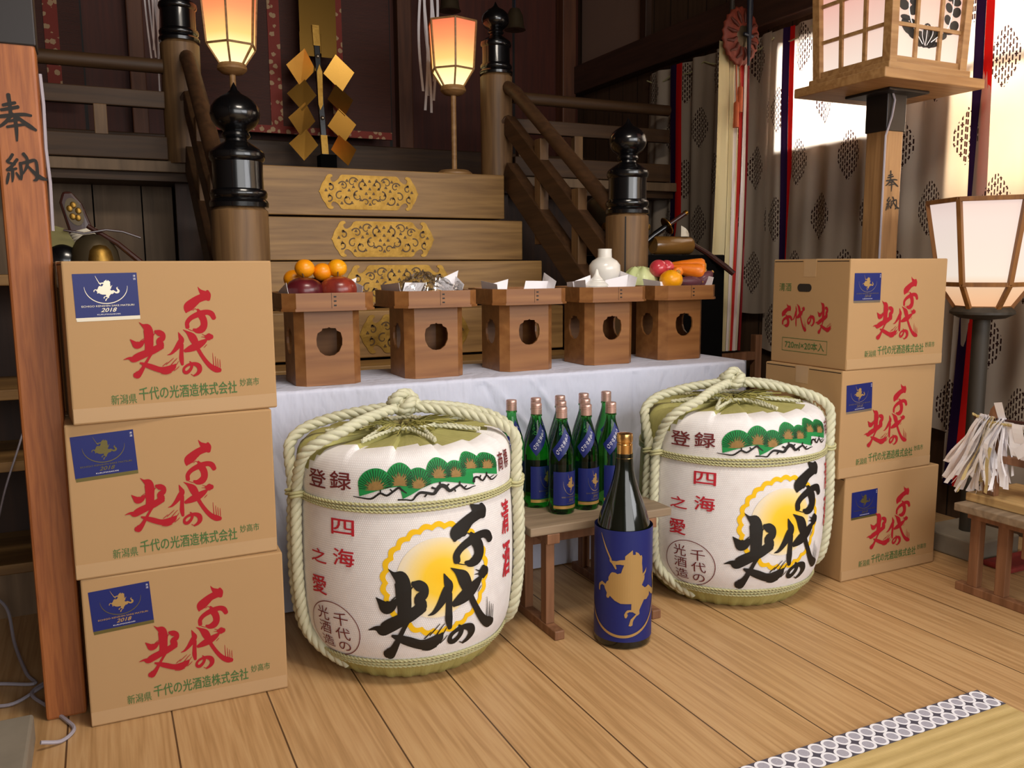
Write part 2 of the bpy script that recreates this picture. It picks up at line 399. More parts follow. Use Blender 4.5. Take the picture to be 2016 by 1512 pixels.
# ------------------------------------------------------------------ mesh helpers
from mathutils.geometry import tessellate_polygon
class MB:
    def __init__(s): s.v = []; s.f = []; s.mi = []; s.uv = {}
    def add(s, verts, faces, mi=0, uvs=None):
        o = len(s.v); s.v.extend([tuple(p) for p in verts])
        for f in faces:
            s.f.append(tuple(i + o for i in f)); s.mi.append(mi)
        if uvs:
            for i, u in enumerate(uvs): s.uv[o + i] = u
        return s
    def box(s, x0, x1, y0, y1, z0, z1, mi=0):
        v = [(x, y, z) for z in (z0, z1) for y in (y0, y1) for x in (x0, x1)]
        return s.add(v, [(0, 2, 3, 1), (4, 5, 7, 6), (0, 1, 5, 4), (2, 6, 7, 3), (0, 4, 6, 2), (1, 3, 7, 5)], mi)
    def bar(s, p, q, w, h, up=(0, 0, 1), w2=None, h2=None):
        p = Vector(p); q = Vector(q); d = (q - p).normalized(); side = d.cross(Vector(up))
        if side.length < 1e-4: side = d.cross(Vector((0, 1, 0)))
        side.normalize(); upv = side.cross(d)
        v = []
        for c, ww, hh in ((p, w, h), (q, w2 or w, h2 or h)):
            for a, b in ((-1, -1), (1, -1), (1, 1), (-1, 1)): v.append(c + side * (a * ww / 2) + upv * (b * hh / 2))
        return s.add(v, [(0, 3, 2, 1), (4, 5, 6, 7), (0, 1, 5, 4), (1, 2, 6, 5), (2, 3, 7, 6), (3, 0, 4, 7)])
    def lathe(s, prof, c=(0, 0, 0), seg=32, mi=0, close=False, fn=None, uvR=None):
        c = Vector(c); n = len(prof); vs = []; uvs = []
        cols = seg + 1 if uvR else seg
        for j in range(cols):
            a = 2 * PI * j / seg
            for (r, z) in prof:
                rr, zz = (r, z) if fn is None else fn(r, z, a)
                vs.append((c.x + rr * math.cos(a), c.y + rr * math.sin(a), c.z + zz)); uvs.append((a * (uvR or 1), z))
        fs = []
        for j in range(seg):
            k = j + 1 if uvR else (j + 1) % seg
            for i in range(n - 1): fs.append((j * n + i, k * n + i, k * n + i + 1, j * n + i + 1))
        return s.add(vs, fs, mi, uvs if uvR else None)
    def tube(s, pts, rad, seg=8, cap=True, closed=False, mi=0):
        pts = [Vector(p) for p in pts]; n = len(pts)
        rads = rad if isinstance(rad, (list, tuple)) else [rad] * n
        frames = frames_of(pts, closed); vs = []; fs = []
        for p, (t, a, b), r in zip(pts, frames, rads):
            for k in range(seg):
                an = 2 * PI * k / seg; vs.append(p + a * (r * math.cos(an)) + b * (r * math.sin(an)))
        m = n if closed else n - 1
        for i in range(m):
            j = (i + 1) % n
            for k in range(seg):
                l = (k + 1) % seg; fs.append((i * seg + k, i * seg + l, j * seg + l, j * seg + k))
        if cap and not closed:
            fs.append(tuple(range(seg - 1, -1, -1))); fs.append(tuple((n - 1) * seg + k for k in range(seg)))
        return s.add(vs, fs, mi)
    def prism(s, poly, t0, t1, fn, mi=0):
        # poly: closed 2D outline (convex or concave), fn(x, y, t) -> 3D
        n = len(poly); vs = [fn(x, y, t0) for x, y in poly] + [fn(x, y, t1) for x, y in poly]
        fs = [tuple(range(n)), tuple(range(2 * n - 1, n - 1, -1))]
        for i in range(n):
            j = (i + 1) % n; fs.append((i, i + n, j + n, j))
        return s.add(vs, fs, mi)
    def sheet(s, nu, nv, fn, mi=0, uvf=None):
        vs = []; uvs = []
        for j in range(nv + 1):
            for i in range(nu + 1):
                u, v = i / nu, j / nv; vs.append(fn(u, v)); uvs.append(uvf(u, v) if uvf else (u, v))
        fs = [(j * (nu + 1) + i, j * (nu + 1) + i + 1, (j + 1) * (nu + 1) + i + 1, (j + 1) * (nu + 1) + i) for j in range(nv) for i in range(nu)]
        return s.add(vs, fs, mi, uvs)
    def sphere(s, c, r, seg=24, rings=14, sc=(1, 1, 1), fn=None, mi=0):
        vs = []; fs = []
        for i in range(rings + 1):
            ph = PI * i / rings
            for j in range(seg):
                a = 2 * PI * j / seg; d = Vector((math.sin(ph) * math.cos(a), math.sin(ph) * math.sin(a), math.cos(ph)))
                rr = r * (fn(d) if fn else 1); vs.append((c[0] + d.x * rr * sc[0], c[1] + d.y * rr * sc[1], c[2] + d.z * rr * sc[2]))
        for i in range(rings):
            for j in range(seg):
                k = (j + 1) % seg; fs.append((i * seg + j, (i + 1) * seg + j, (i + 1) * seg + k, i * seg + k))
        return s.add(vs, fs, mi)
    def build(s, name, mat, parent=None, smooth=0, bevel=0.0, loc=None, rot=None, weld=True):
        me = bpy.data.meshes.new(name); me.from_pydata(s.v, [], s.f); me.update()
        for m in (mat if isinstance(mat, (list, tuple)) else [mat]): me.materials.append(m)
        if len(set(s.mi)) > 1: me.polygons.foreach_set('material_index', s.mi)
        if s.uv:
            uvl = me.uv_layers.new(name='UVMap')
            for l in me.loops: uvl.data[l.index].uv = s.uv.get(l.vertex_index, (0, 0))
        bm = bmesh.new(); bm.from_mesh(me)
        if weld and not s.uv: bmesh.ops.remove_doubles(bm, verts=bm.verts, dist=1e-6)
        bmesh.ops.recalc_face_normals(bm, faces=bm.faces); bm.to_mesh(me); bm.free()
        if smooth:
            me.polygons.foreach_set('use_smooth', [True] * len(me.polygons)); me.set_sharp_from_angle(angle=R(smooth))
        o = bpy.data.objects.new(name, me); COL.objects.link(o)
        if parent: o.parent = parent
        if loc: o.location = loc
        if rot: o.rotation_euler = rot
        if bevel:
            b = o.modifiers.new('bevel', 'BEVEL'); b.width = bevel; b.segments = 2; b.limit_method = 'ANGLE'; b.angle_limit = R(40)
        return o

def frames_of(pts, closed=False):
    n = len(pts); T = []
    for i in range(n):
        a = pts[(i - 1) % n] if (closed or i > 0) else pts[i]; b = pts[(i + 1) % n] if (closed or i < n - 1) else pts[i]
        d = (b - a); T.append(d.normalized() if d.length > 1e-9 else Vector((0, 0, 1)))
    up = Vector((0, 0, 1)) if abs(T[0].z) < 0.9 else Vector((1, 0, 0))
    a = (up - T[0] * up.dot(T[0])).normalized(); out = []
    for t in T:
        a = a - t * a.dot(t)
        a = a.normalized() if a.length > 1e-6 else t.orthogonal().normalized()
        out.append((t, a.copy(), t.cross(a)))
    return out

def catmull(pts, sub=8, closed=False):
    P = [np.array(p, float) for p in pts]; n = len(P); out = []
    rng = n if closed else n - 1
    for i in range(rng):
        p1, p2 = P[i], P[(i + 1) % n]
        p0 = P[(i - 1) % n] if (closed or i > 0) else 2 * p1 - p2
        p3 = P[(i + 2) % n] if (closed or i + 2 < n) else 2 * p2 - p1
        for k in range(sub):
            t = k / sub
            out.append(0.5 * (2 * p1 + (p2 - p0) * t + (2 * p0 - 5 * p1 + 4 * p2 - p3) * t * t + (3 * p1 - p0 - 3 * p2 + p3) * t ** 3))
    if not closed: out.append(P[-1])
    return out

def resample(pts, step):
    pts = [Vector(p) for p in pts]; L = [0.0]
    for a, b in zip(pts, pts[1:]): L.append(L[-1] + (b - a).length)
    n = max(2, int(L[-1] / step)); out = []; j = 0
    for i in range(n + 1):
        d = L[-1] * i / n
        while j < len(L) - 2 and L[j + 1] < d: j += 1
        t = (d - L[j]) / max(1e-9, L[j + 1] - L[j]); out.append(pts[j].lerp(pts[j + 1], t))
    return out

def rope(mb, pts, rad, pitch, strands=3, seg=8, step=None, smoothsub=8):
    # a laid rope: twisted strands round a centre line
    c = [Vector(p) for p in catmull(pts, smoothsub)]; c = resample(c, step or pitch / 9)
    fr = frames_of(c); d = 0.0
    for k in range(strands):
        path = []; d = 0.0
        for i, (p, (t, a, b)) in enumerate(zip(c, fr)):
            if i: d += (c[i] - c[i - 1]).length
            an = 2 * PI * (d / pitch + k / strands); path.append(p + a * (rad * .48 * math.cos(an)) + b * (rad * .48 * math.sin(an)))
        mb.tube(path, rad * .58, seg)
    return mb

def ribbon(pts, sub=6, across=2, cap=True):
    # a brush stroke: centre line points with half widths -> flat strip with round ends
    c = catmull(pts, sub); n = len(c); vs = []; fs = []; m = across + 1
    for i in range(n):
        a = c[max(0, i - 1)][:2]; b = c[min(n - 1, i + 1)][:2]; d = b - a; L = np.hypot(*d); d = d / L if L > 1e-9 else np.array([1., 0.])
        nr = np.array([-d[1], d[0]]); w = max(0.3, c[i][2])
        for k in range(m): vs.append(c[i][:2] + nr * w * (2 * k / across - 1))
    for i in range(n - 1):
        for k in range(across): fs.append((i * m + k, i * m + k + 1, (i + 1) * m + k + 1, (i + 1) * m + k))
    if cap:
        for i, sgn in ((0, -1), (n - 1, 1)):
            w = c[i][2]
            if w < 1.5: continue
            a = c[max(0, i - 1)][:2]; b = c[min(n - 1, i + 1)][:2]; d = b - a; d = d / max(1e-9, np.hypot(*d)) * sgn
            nr = np.array([-d[1], d[0]]); o = len(vs); vs.append(c[i][:2])
            K = 8
            for k in range(K + 1):
                an = -PI / 2 + PI * k / K; vs.append(c[i][:2] + d * (w * .8 * math.cos(an)) + nr * (w * math.sin(an)))
            for k in range(K): fs.append((o, o + 1 + k, o + 2 + k))
    return vs, fs

def fill(poly, holes=(), step=None, ystep=None):
    # planar fill of an outline, sliced in x so that it can be bent round a drum
    bm = bmesh.new()
    if holes:
        edges = []
        for lp in [poly] + list(holes):
            vs = [bm.verts.new((x, y, 0)) for x, y in lp]
            for i in range(len(vs)): edges.append(bm.edges.new((vs[i], vs[(i + 1) % len(vs)])))
        bmesh.ops.triangle_fill(bm, use_beauty=True, edges=edges, normal=(0, 0, 1))
    else:
        vs = [bm.verts.new((x, y, 0)) for x, y in poly]
        for tri in tessellate_polygon([[Vector((x, y, 0)) for x, y in poly]]):
            try: bm.faces.new([vs[i] for i in tri])
            except ValueError: pass
    if step:
        x0 = min(p[0] for p in poly); x1 = max(p[0] for p in poly); x = x0 + step
        while x < x1:
            bmesh.ops.bisect_plane(bm, geom=bm.verts[:] + bm.edges[:] + bm.faces[:], plane_co=(x, 0, 0), plane_no=(1, 0, 0)); x += step
    if ystep:
        y0 = min(p[1] for p in poly); y1 = max(p[1] for p in poly); y = y0 + ystep
        while y < y1:
            bmesh.ops.bisect_plane(bm, geom=bm.verts[:] + bm.edges[:] + bm.faces[:], plane_co=(0, y, 0), plane_no=(0, 1, 0)); y += ystep
    bm.verts.index_update()
    vs = [np.array((v.co.x, v.co.y)) for v in bm.verts]; fs = [tuple(v.index for v in f.verts) for f in bm.faces]
    bm.free(); return vs, fs

_tc = {}
def text2d(body, bold=0.0, shear=0.0):
    # lettering outline in the built-in font, scaled into the unit square (0..1, 0..1); also its aspect
    key = (body, bold, shear)
    if key in _tc: return _tc[key]
    c = bpy.data.curves.new('t', 'FONT'); c.body = body; c.size = 1; c.offset = bold; c.shear = shear; c.resolution_u = 3
    o = bpy.data.objects.new('t', c); COL.objects.link(o)
    me = bpy.data.meshes.new_from_object(o.evaluated_get(bpy.context.evaluated_depsgraph_get()))
    V = np.array([(v.co.x, v.co.y) for v in me.vertices]); Fs = [tuple(p.vertices) for p in me.polygons]
    bpy.data.objects.remove(o); bpy.data.curves.remove(c); bpy.data.meshes.remove(me)
    lo = V.min(0); hi = V.max(0); asp = (hi[0] - lo[0]) / (hi[1] - lo[1])
    V = (V - lo) / (hi - lo); _tc[key] = (V, Fs, asp); return _tc[key]

_ts = {}
def text_sliced(body, bold, shear, n):
    key = (body, bold, shear, n)
    if key not in _ts:
        V, Fs, a = text2d(body, bold, shear); bm = bmesh.new(); vv = [bm.verts.new((p[0], p[1], 0)) for p in V]
        for f in Fs:
            try: bm.faces.new([vv[i] for i in f])
            except ValueError: pass
        for k in range(1, n): bmesh.ops.bisect_plane(bm, geom=bm.verts[:] + bm.edges[:] + bm.faces[:], plane_co=(k / n, 0, 0), plane_no=(1, 0, 0))
        bm.verts.index_update(); _ts[key] = (np.array([(v.co.x, v.co.y) for v in bm.verts]), [tuple(v.index for v in f.verts) for f in bm.faces], a); bm.free()
    return _ts[key]

def put_text(mb, body, x0, x1, y0, y1, fn, bold=0.0, shear=0.0, n=0):
    V, Fs, a = text_sliced(body, 0.0, shear, n) if n else text2d(body, 0.0, shear)
    w, h = x1 - x0, y1 - y0; e = bold * h * 1.1
    for k, (dx, dy) in enumerate(((0, 0), (-e, 0), (e, 0), (0, e), (0, -e)) if bold else ((0, 0),)):
        P = [(x0 + w * p[0] + dx, y0 + h * p[1] + dy) for p in V]
        try: Q = [fn(x, y, 5e-5 * k) for x, y in P]
        except TypeError: Q = [fn(x, y) for x, y in P]
        mb.add(Q, Fs)

def put(mb, vf, fn, uvf=None):
    vs, fs = vf; mb.add([fn(*p[:2]) for p in vs], fs, 0, [uvf(*p[:2]) for p in vs] if uvf else None)

def strokes(mb, sts, fn, sub=4, across=2, base=0.0):
    # brush strokes laid one over the other, each a hair above the last so that none lie in one plane
    for k, st in enumerate(sts):
        vs, fs = ribbon(st, sub, across); n = max(1, len(vs))
        mb.add([fn(p[0], p[1], base + 3.5e-5 * k + 3e-5 * i / n) for i, p in enumerate(vs)], fs)

# ------------------------------------------------------------------ naming helpers
def tag(o, label, cat, group=None):
    o['label'] = label; o['category'] = cat
    if group: o['group'] = group
    return o
def thing(name, label, cat, loc=(0, 0, 0), rz=0.0, group=None):
    o = bpy.data.objects.new(name, None); COL.objects.link(o); o.location = loc; o.rotation_euler = (0, 0, rz)
    o.empty_display_size = 0.05
    return tag(o, label, cat, group)
def structure(o): o['kind'] = 'structure'; return o
def dup(root, loc, rz=None, label=None, group=None):
    r = root.copy(); COL.objects.link(r); r.location = loc
    if rz is not None: r.rotation_euler = (0, 0, rz)
    if label: r['label'] = label
    if group: r['group'] = group
    for ch in list(root.children):
        c = ch.copy(); COL.objects.link(c); c.parent = r
        for g in list(ch.children):
            d = g.copy(); COL.objects.link(d); d.parent = c
    return r

def homography(src, dst):
    A = []
    for (x, y), (u, v) in zip(src, dst):
        A.append([x, y, 1, 0, 0, 0, -u * x, -u * y, -u]); A.append([0, 0, 0, x, y, 1, -v * x, -v * y, -v])
    h = np.linalg.svd(np.array(A, float))[2][-1].reshape(3, 3)
    def f(x, y):
        q = h @ np.array([x, y, 1.0]); return q[0] / q[2], q[1] / q[2]
    return f

# ------------------------------------------------------------------ brush lettering and emblems (2D)
SEN = [[(1240, 228, 2), (1262, 262, 14), (1300, 296, 36), (1320, 310, 40), (1290, 322, 36), (1235, 345, 36), (1190, 380, 44), (1150, 415, 46), (1135, 445, 28), (1130, 462, 10)],
       [(1330, 268, 14), (1345, 300, 20), (1338, 340, 22)],
       [(1142, 602, 20), (1140, 560, 21), (1168, 522, 22), (1215, 494, 25), (1270, 474, 28), (1330, 462, 24), (1372, 478, 26), (1394, 515, 22)],
       [(1240, 435, 8), (1264, 480, 30), (1294, 530, 33), (1300, 585, 33), (1275, 622, 34), (1232, 634, 24), (1200, 622, 10)],
       [(1215, 390, 3), (1236, 365, 3), (1256, 348, 2)], [(1236, 392, 3), (1258, 368, 3), (1280, 350, 2)], [(1150, 620, 3), (1180, 632, 3), (1205, 640, 2)],
       [(1195, 445, 3), (1215, 430, 3), (1232, 440, 3)]]
DAI = [[(1055, 650, 3), (1072, 690, 18), (1084, 722, 27), (1062, 762, 28), (1022, 815, 18), (985, 850, 10), (950, 862, 2)],
       [(1088, 765, 18), (1085, 850, 20), (1086, 900, 22), (1094, 948, 14)],
       [(1120, 822, 16), (1170, 802, 30), (1230, 776, 36), (1290, 742, 26), (1332, 712, 8)],
       [(1100, 625, 2), (1140, 650, 14), (1185, 690, 36), (1214, 740, 34), (1236, 790, 20), (1270, 850, 18), (1320, 920, 20), (1370, 970, 24), (1418, 994, 28), (1452, 1000, 20)],
       [(1318, 690, 16), (1345, 690, 33), (1372, 690, 22)],
       [(1383, 840, 1.5), (1388, 900, 3), (1394, 960, 4)], [(1408, 872, 1.5), (1413, 920, 3), (1417, 965, 4)], [(1430, 890, 1.5), (1433, 930, 3), (1436, 970, 3)], [(1452, 900, 1.5), (1454, 940, 3), (1456, 975, 3)],
       [(1275, 690, 2), (1295, 692, 3), (1312, 695, 4)], [(1282, 665, 2), (1302, 675, 3), (1322, 680, 4)], [(1300, 790, 2), (1315, 775, 3), (1328, 762, 2)]]
NO = [[(1165, 920, 4), (1184, 950, 14), (1175, 990, 14), (1140, 1024, 16), (1112, 1018, 15), (1110, 985, 12), (1145, 955, 12), (1200, 942, 16), (1248, 960, 24), (1260, 1000, 22), (1238, 1034, 15), (1205, 1054, 8)],
      [(1178, 1040, 3), (1196, 1050, 3), (1210, 1056, 2)]]
HIK = [[(678, 558, 2), (710, 585, 12), (753, 610, 40), (770, 660, 46), (772, 720, 44), (774, 780, 40), (760, 830, 30)],
       [(592, 718, 3), (620, 745, 18), (650, 770, 34), (690, 764, 28), (728, 730, 10)],
       [(832, 642, 12), (868, 655, 28), (904, 670, 24), (904, 705, 26), (870, 732, 28), (885, 770, 34), (850, 800, 30), (790, 812, 24)],
       [(905, 790, 14), (820, 820, 30), (740, 850, 34), (670, 880, 36), (620, 904, 30), (580, 895, 12), (528, 908, 2)],
       [(805, 840, 12), (772, 890, 12), (742, 940, 14), (716, 985, 18), (690, 1025, 24), (662, 1050, 34), (640, 1054, 24)],
       [(690, 938, 8), (740, 955, 20), (800, 975, 26), (880, 1000, 27), (950, 1000, 34), (1006, 974, 26), (1030, 950, 8)],
       [(905, 965, 3), (930, 945, 3), (950, 930, 2)], [(940, 950, 3), (975, 920, 3), (1010, 890, 2)], [(985, 955, 4), (1020, 915, 3), (1045, 892, 2)], [(1005, 990, 4), (1040, 945, 3), (1058, 920, 2)], [(1015, 1008, 3), (1045, 985, 3), (1064, 966, 2)],
       [(690, 735, 3), (712, 718, 3), (730, 708, 2)], [(810, 690, 4), (822, 668, 4), (838, 655, 3)], [(890, 1035, 3), (940, 1040, 4), (990, 1025, 3)]]
BOXPIX = homography([(-77, -10), (1934, -14), (38, 1536), (2002, 1344)], [(0, 1), (1, 1), (0, 0), (1, 0)])
BW, BD, BH = 0.425, 0.325, 0.338

RIDER = [(500, 320), (590, 245), (593, 305), (628, 305), (626, 270), (660, 285), (690, 325), (710, 320), (718, 350), (715, 425), (722, 470), (728, 555), (760, 530), (790, 485),
         (780, 540), (740, 590), (762, 577), (755, 630), (718, 695), (765, 735), (814, 725), (860, 770), (850, 850), (800, 890), (755, 885), (715, 950), (685, 1005), (690, 1050), (670, 1065), (650, 1070), (610, 1120), (600, 1150), (598, 1185), (575, 1197), (550, 1190), (560, 1160),
         (575, 1110), (625, 1065), (640, 1050), (600, 1020), (560, 1015), (530, 1030), (540, 1055), (525, 1090), (505, 1090), (495, 1050), (515, 1010), (535, 992), (580, 990), (582, 915),
         (450, 912), (380, 880), (320, 830), (305, 860), (280, 862), (270, 840), (280, 800), (250, 750), (240, 720), (205, 710), (175, 735), (170, 800), (150, 790), (148, 735), (160, 705), (205, 670),
         (260, 695), (275, 660), (300, 640), (300, 600), (325, 550), (345, 530), (385, 530), (410, 545), (455, 530), (470, 480), (490, 430), (440, 425), (388, 432), (402, 482), (388, 490), (345, 425),
         (315, 400), (312, 370), (325, 358), (345, 388), (400, 385), (440, 370), (500, 365)]
TAIL = [(820, 740, 26), (880, 790, 30), (940, 830, 36), (1000, 800, 42), (1010, 730, 34), (965, 660, 24), (955, 610, 18), (990, 578, 3)]
SWORD = [(190, 70, 3), (260, 235, 9), (330, 372, 10)]
def emblem(mb, fn, step=None):
    # mounted swordsman in bottle-label units (x right, y down): fn maps to 3D
    put(mb, fill(RIDER, step=step), lambda x, y: fn(x, y, 0.0)); strokes(mb, [TAIL, SWORD], fn, 4, 2, 2e-4)
def crescent(cx, cy, rx, ry, a0, a1, w, n=40):
    pts = []
    for i in range(n + 1):
        t = i / n; a = R(a0 + (a1 - a0) * t); pts.append((cx + rx * math.cos(a), cy + ry * math.sin(a), 1.2 + w * math.sin(PI * t)))
    return ribbon(pts, 1)

HOU = [[(48, 607, 6), (80, 598, 7), (112, 590, 6)], [(36, 634, 6), (80, 624, 7), (126, 612, 7)], [(18, 672, 7), (80, 662, 8), (150, 652, 7), (192, 656, 5)], [(80, 548, 8), (84, 600, 7), (84, 668, 7)],
       [(92, 650, 6), (62, 692, 7), (30, 720, 6), (6, 734, 3)], [(104, 654, 4), (146, 692, 8), (180, 716, 9), (212, 736, 5)], [(72, 694, 5), (104, 686, 6), (138, 680, 5)], [(60, 726, 5), (104, 716, 6), (152, 708, 5)], [(106, 672, 7), (108, 740, 7), (106, 800, 4)]]
NOU = [[(76, 878, 6), (58, 905, 6), (44, 918, 5), (66, 928, 5), (84, 932, 5)], [(98, 905, 6), (66, 945, 6), (40, 966, 5), (62, 964, 5), (90, 956, 5)], [(70, 958, 6), (68, 1000, 6), (64, 1030, 3)], [(48, 984, 5), (40, 1016, 6), (34, 1042, 4)], [(88, 980, 4), (98, 998, 5), (104, 1014, 4)],
       [(114, 924, 6), (116, 980, 6), (112, 1016, 4)], [(112, 928, 5), (160, 914, 7), (196, 908, 6), (202, 960, 6), (196, 1010, 7), (178, 1020, 3)], [(134, 872, 7), (152, 900, 6), (148, 940, 6), (124, 984, 3)], [(150, 936, 4), (180, 972, 7), (212, 1000, 9), (246, 1014, 5)]]
def dedication(mb, fn):
    strokes(mb, [[(x, y, w * 1.4) for x, y, w in st] for st in HOU + NOU], fn, 4)

# ------------------------------------------------------------------ the setting
structure(MB().box(-1.6, 3.1, -2.6, 5.3, -0.1, 0.0).build('floor', M['floor']))
structure(MB().box(-1.6, 3.1, -2.6, 5.3, 2.95, 3.05).build('ceiling', M['ceiling']))
structure(MB().box(-1.7, -1.6, -2.6, 5.3, 0, 2.95).build('wall_left', M['side_planks']))
structure(MB().box(-1.6, 3.0, 5.2, 5.3, 0, 2.95).build('wall_back', M['back_planks']))
W1 = (2.49, 3.27, 1.513, 2.06); W2 = (0.9, 2.33, 1.20, 2.25); W3 = (-1.6, 0.5, 1.1, 2.3)
b = MB()
ys = [-2.6]
for w in (W3, W2, W1): ys += [w[0], w[1]]
ys.append(5.3)
for i in range(len(ys) - 1):
    y0, y1 = ys[i], ys[i + 1]
    w = {1: W3, 3: W2, 5: W1}.get(i)
    if w: b.box(3.0, 3.1, y0, y1, 0, w[2]); b.box(3.0, 3.1, y0, y1, w[3], 2.95)
    else: b.box(3.0, 3.1, y0, y1, 0, 2.95)
structure(b.build('wall_right', M['side_planks']))
for i, w in enumerate((W1, W2, W3)):
    b = MB(); y0, y1, z0, z1 = w; t = 0.03
    b.box(3.0, 3.07, y0, y1, z0, z0 + t); b.box(3.0, 3.07, y0, y1, z1 - t, z1); b.box(3.0, 3.07, y0, y0 + t, z0, z1); b.box(3.0, 3.07, y1 - t, y1, z0, z1)
    if i: b.box(3.03, 3.06, y0, y1, (z0 + z1) / 2 - .015, (z0 + z1) / 2 + .015); b.box(3.03, 3.06, (y0 + y1) / 2 - .015, (y0 + y1) / 2 + .015, z0, z1)
    structure(b.build('window_%d' % (i + 1), M['post_wood'], bevel=.003))
structure(MB().box(2.915, 3.0, 0.7, 5.2, 2.125, 2.30).build('trim_1', M['beam_wood'], bevel=.006))
structure(MB().box(2.985, 3.0, 4.40, 5.12, 2.30, 2.85).build('trim_2', M['plaster']))
structure(MB().box(2.955, 3.0, 4.34, 4.40, 2.30, 2.95).build('trim_3', M['dark_wood'], bevel=.004))
b = MB().box(1.71, 1.80, 5.12, 5.2, 1.44, 2.95).box(2.83, 2.93, 5.10, 5.2, 1.44, 2.95).box(0.22, 0.30, 5.12, 5.2, 1.44, 2.95)
structure(b.build('trim_4', wood('door_post_wood', '#4f2d1c', '#6d4229', 'Z', 0.55, 0.7), bevel=.006))
structure(MB().box(-1.6, 3.0, 5.10, 5.2, 1.44, 1.72).build('trim_5', M['rail_wood'], bevel=.006))
structure(MB().box(-1.6, 3.0, 4.02, 5.2, 1.37, 1.444).build('floor_raised', M['rail_wood']))
structure(MB().box(-1.6, 0.43, 3.985, 4.02, 1.405, 1.452).build('trim_6', M['board_pale'], bevel=.003))
structure(MB().box(1.87, 3.0, 3.985, 4.02, 1.405, 1.452).build('trim_7', M['board_pale'], bevel=.003))
b = MB()
for i, x in enumerate(np.arange(-1.6, 0.40, 0.2)): b.box(x + .003, min(x + .197, 0.33), 4.30, 4.33, 0, 1.37)
structure(b.build('trim_8', M['board_pale']))
structure(MB().box(1.95, 3.0, 4.30, 4.33, 0, 1.37).build('trim_9', M['dark_wood']))
structure(MB().box(0.33, 1.95, 4.10, 4.14, 0, 1.37).build('trim_10', M['dark_wood']))

# ------------------------------------------------------------------ stairs with gilt plates
def mirror_outline(q):
    right = q + [(x, -y) for x, y in reversed(q[:-1])]
    return right + [(-x, y) for x, y in reversed(right)]
PQ = [(430, 262), (465, 246), (488, 205), (512, 178), (555, 150), (590, 150), (612, 172), (617, 200), (605, 218), (588, 222), (580, 240), (592, 258), (625, 264), (662, 250), (684, 222), (705, 176), (735, 140), (757, 100), (774, 52), (786, 20), (804, 0)]
KP = 0.000294
PLATE = mirror_outline([(x * KP, y * KP) for x, y in PQ])
def scrolls():
    out = []; k = 1
    def curl(cx, cy, r, a0, turns, sg):
        n = 14; out.append([((cx + r * (1 - .75 * i / n) * math.cos(a0 + sg * turns * 2 * PI * i / n)) * k, (cy + r * (1 - .75 * i / n) * math.sin(a0 + sg * turns * 2 * PI * i / n)) * k, (11 - 5 * i / n)) for i in range(n + 1)])
    for sx in (-1, 1):
        for cx, cy, r, a, sg in ((110, 120, 75, -1.2, 1), (270, 150, 85, 2.8, -1), (420, 90, 80, .4, 1), (190, -60, 85, 1.5, -1), (350, -110, 80, -2.2, 1), (70, -150, 60, 0.3, 1), (480, -60, 75, 2.0, -1), (620, 60, 62, 1.2, 1), (640, -90, 58, -1.2, -1)):
            curl(sx * cx, cy, r, a if sx > 0 else PI - a, 0.85, sg * sx)
    return out
SCROLL = scrolls()
def leaf3(x, y, r, mb, fn):
    for a in (90, 210, 330):
        cx, cy = x + r * .55 * math.cos(R(a)), y + r * .55 * math.sin(R(a))
        put(mb, ([np.array((cx + r * .52 * math.cos(t), cy + r * .52 * math.sin(t))) for t in np.linspace(0, 2 * PI, 10, endpoint=False)], [tuple(range(10))]), fn)
LEAVES = [(0, 190), (0, 60), (0, -90), (0, -200)] + [(s * x, y) for s in (-1, 1) for x, y in ((70, 130), (140, 60), (110, 205), (230, 190), (260, 90), (330, 30), (360, 190), (430, 130), (150, -130), (240, -40), (290, -180), (380, -90), (450, -190), (620, 120), (690, 20), (640, -60), (60, -20))]
stair = thing('staircase', 'dark and light timber staircase of thick treads with gilt plates behind the offering trays', 'staircase', (1.15, 3.9, 0))
TOPS = [(1.444, 1.232), (1.212, 1.030), (1.024, 0.838), (0.828, 0.642), (0.632, 0.44)]
proto_plate = None
for i, (zt, zb) in enumerate(TOPS):
    y = -0.2 * i
    st = MB().box(-0.69, 0.685, y, y + 0.21, zb, zt).build('step', M['cedar'], stair, bevel=.004)
    zc = (zt + zb) / 2
    fn = lambda x, yy, t, y=y, zc=zc: (x, y - t, zc + yy)
    pl = MB().prism(PLATE, 0.0, 0.004, fn).build('gilt_plate', M['gold'], st)
    mb = MB(); f2 = lambda x, yy, y=y, zc=zc: (x, y - 0.0048, zc + yy)
    for s_ in SCROLL: put(mb, ribbon(s_, 1, 1, False), lambda x, yy: f2(x * KP, yy * KP))
    for lx, ly in LEAVES: leaf3(lx * KP, ly * KP * .9, 24 * KP, mb, f2)
    mb.build('scrollwork', M['openwork'], st)

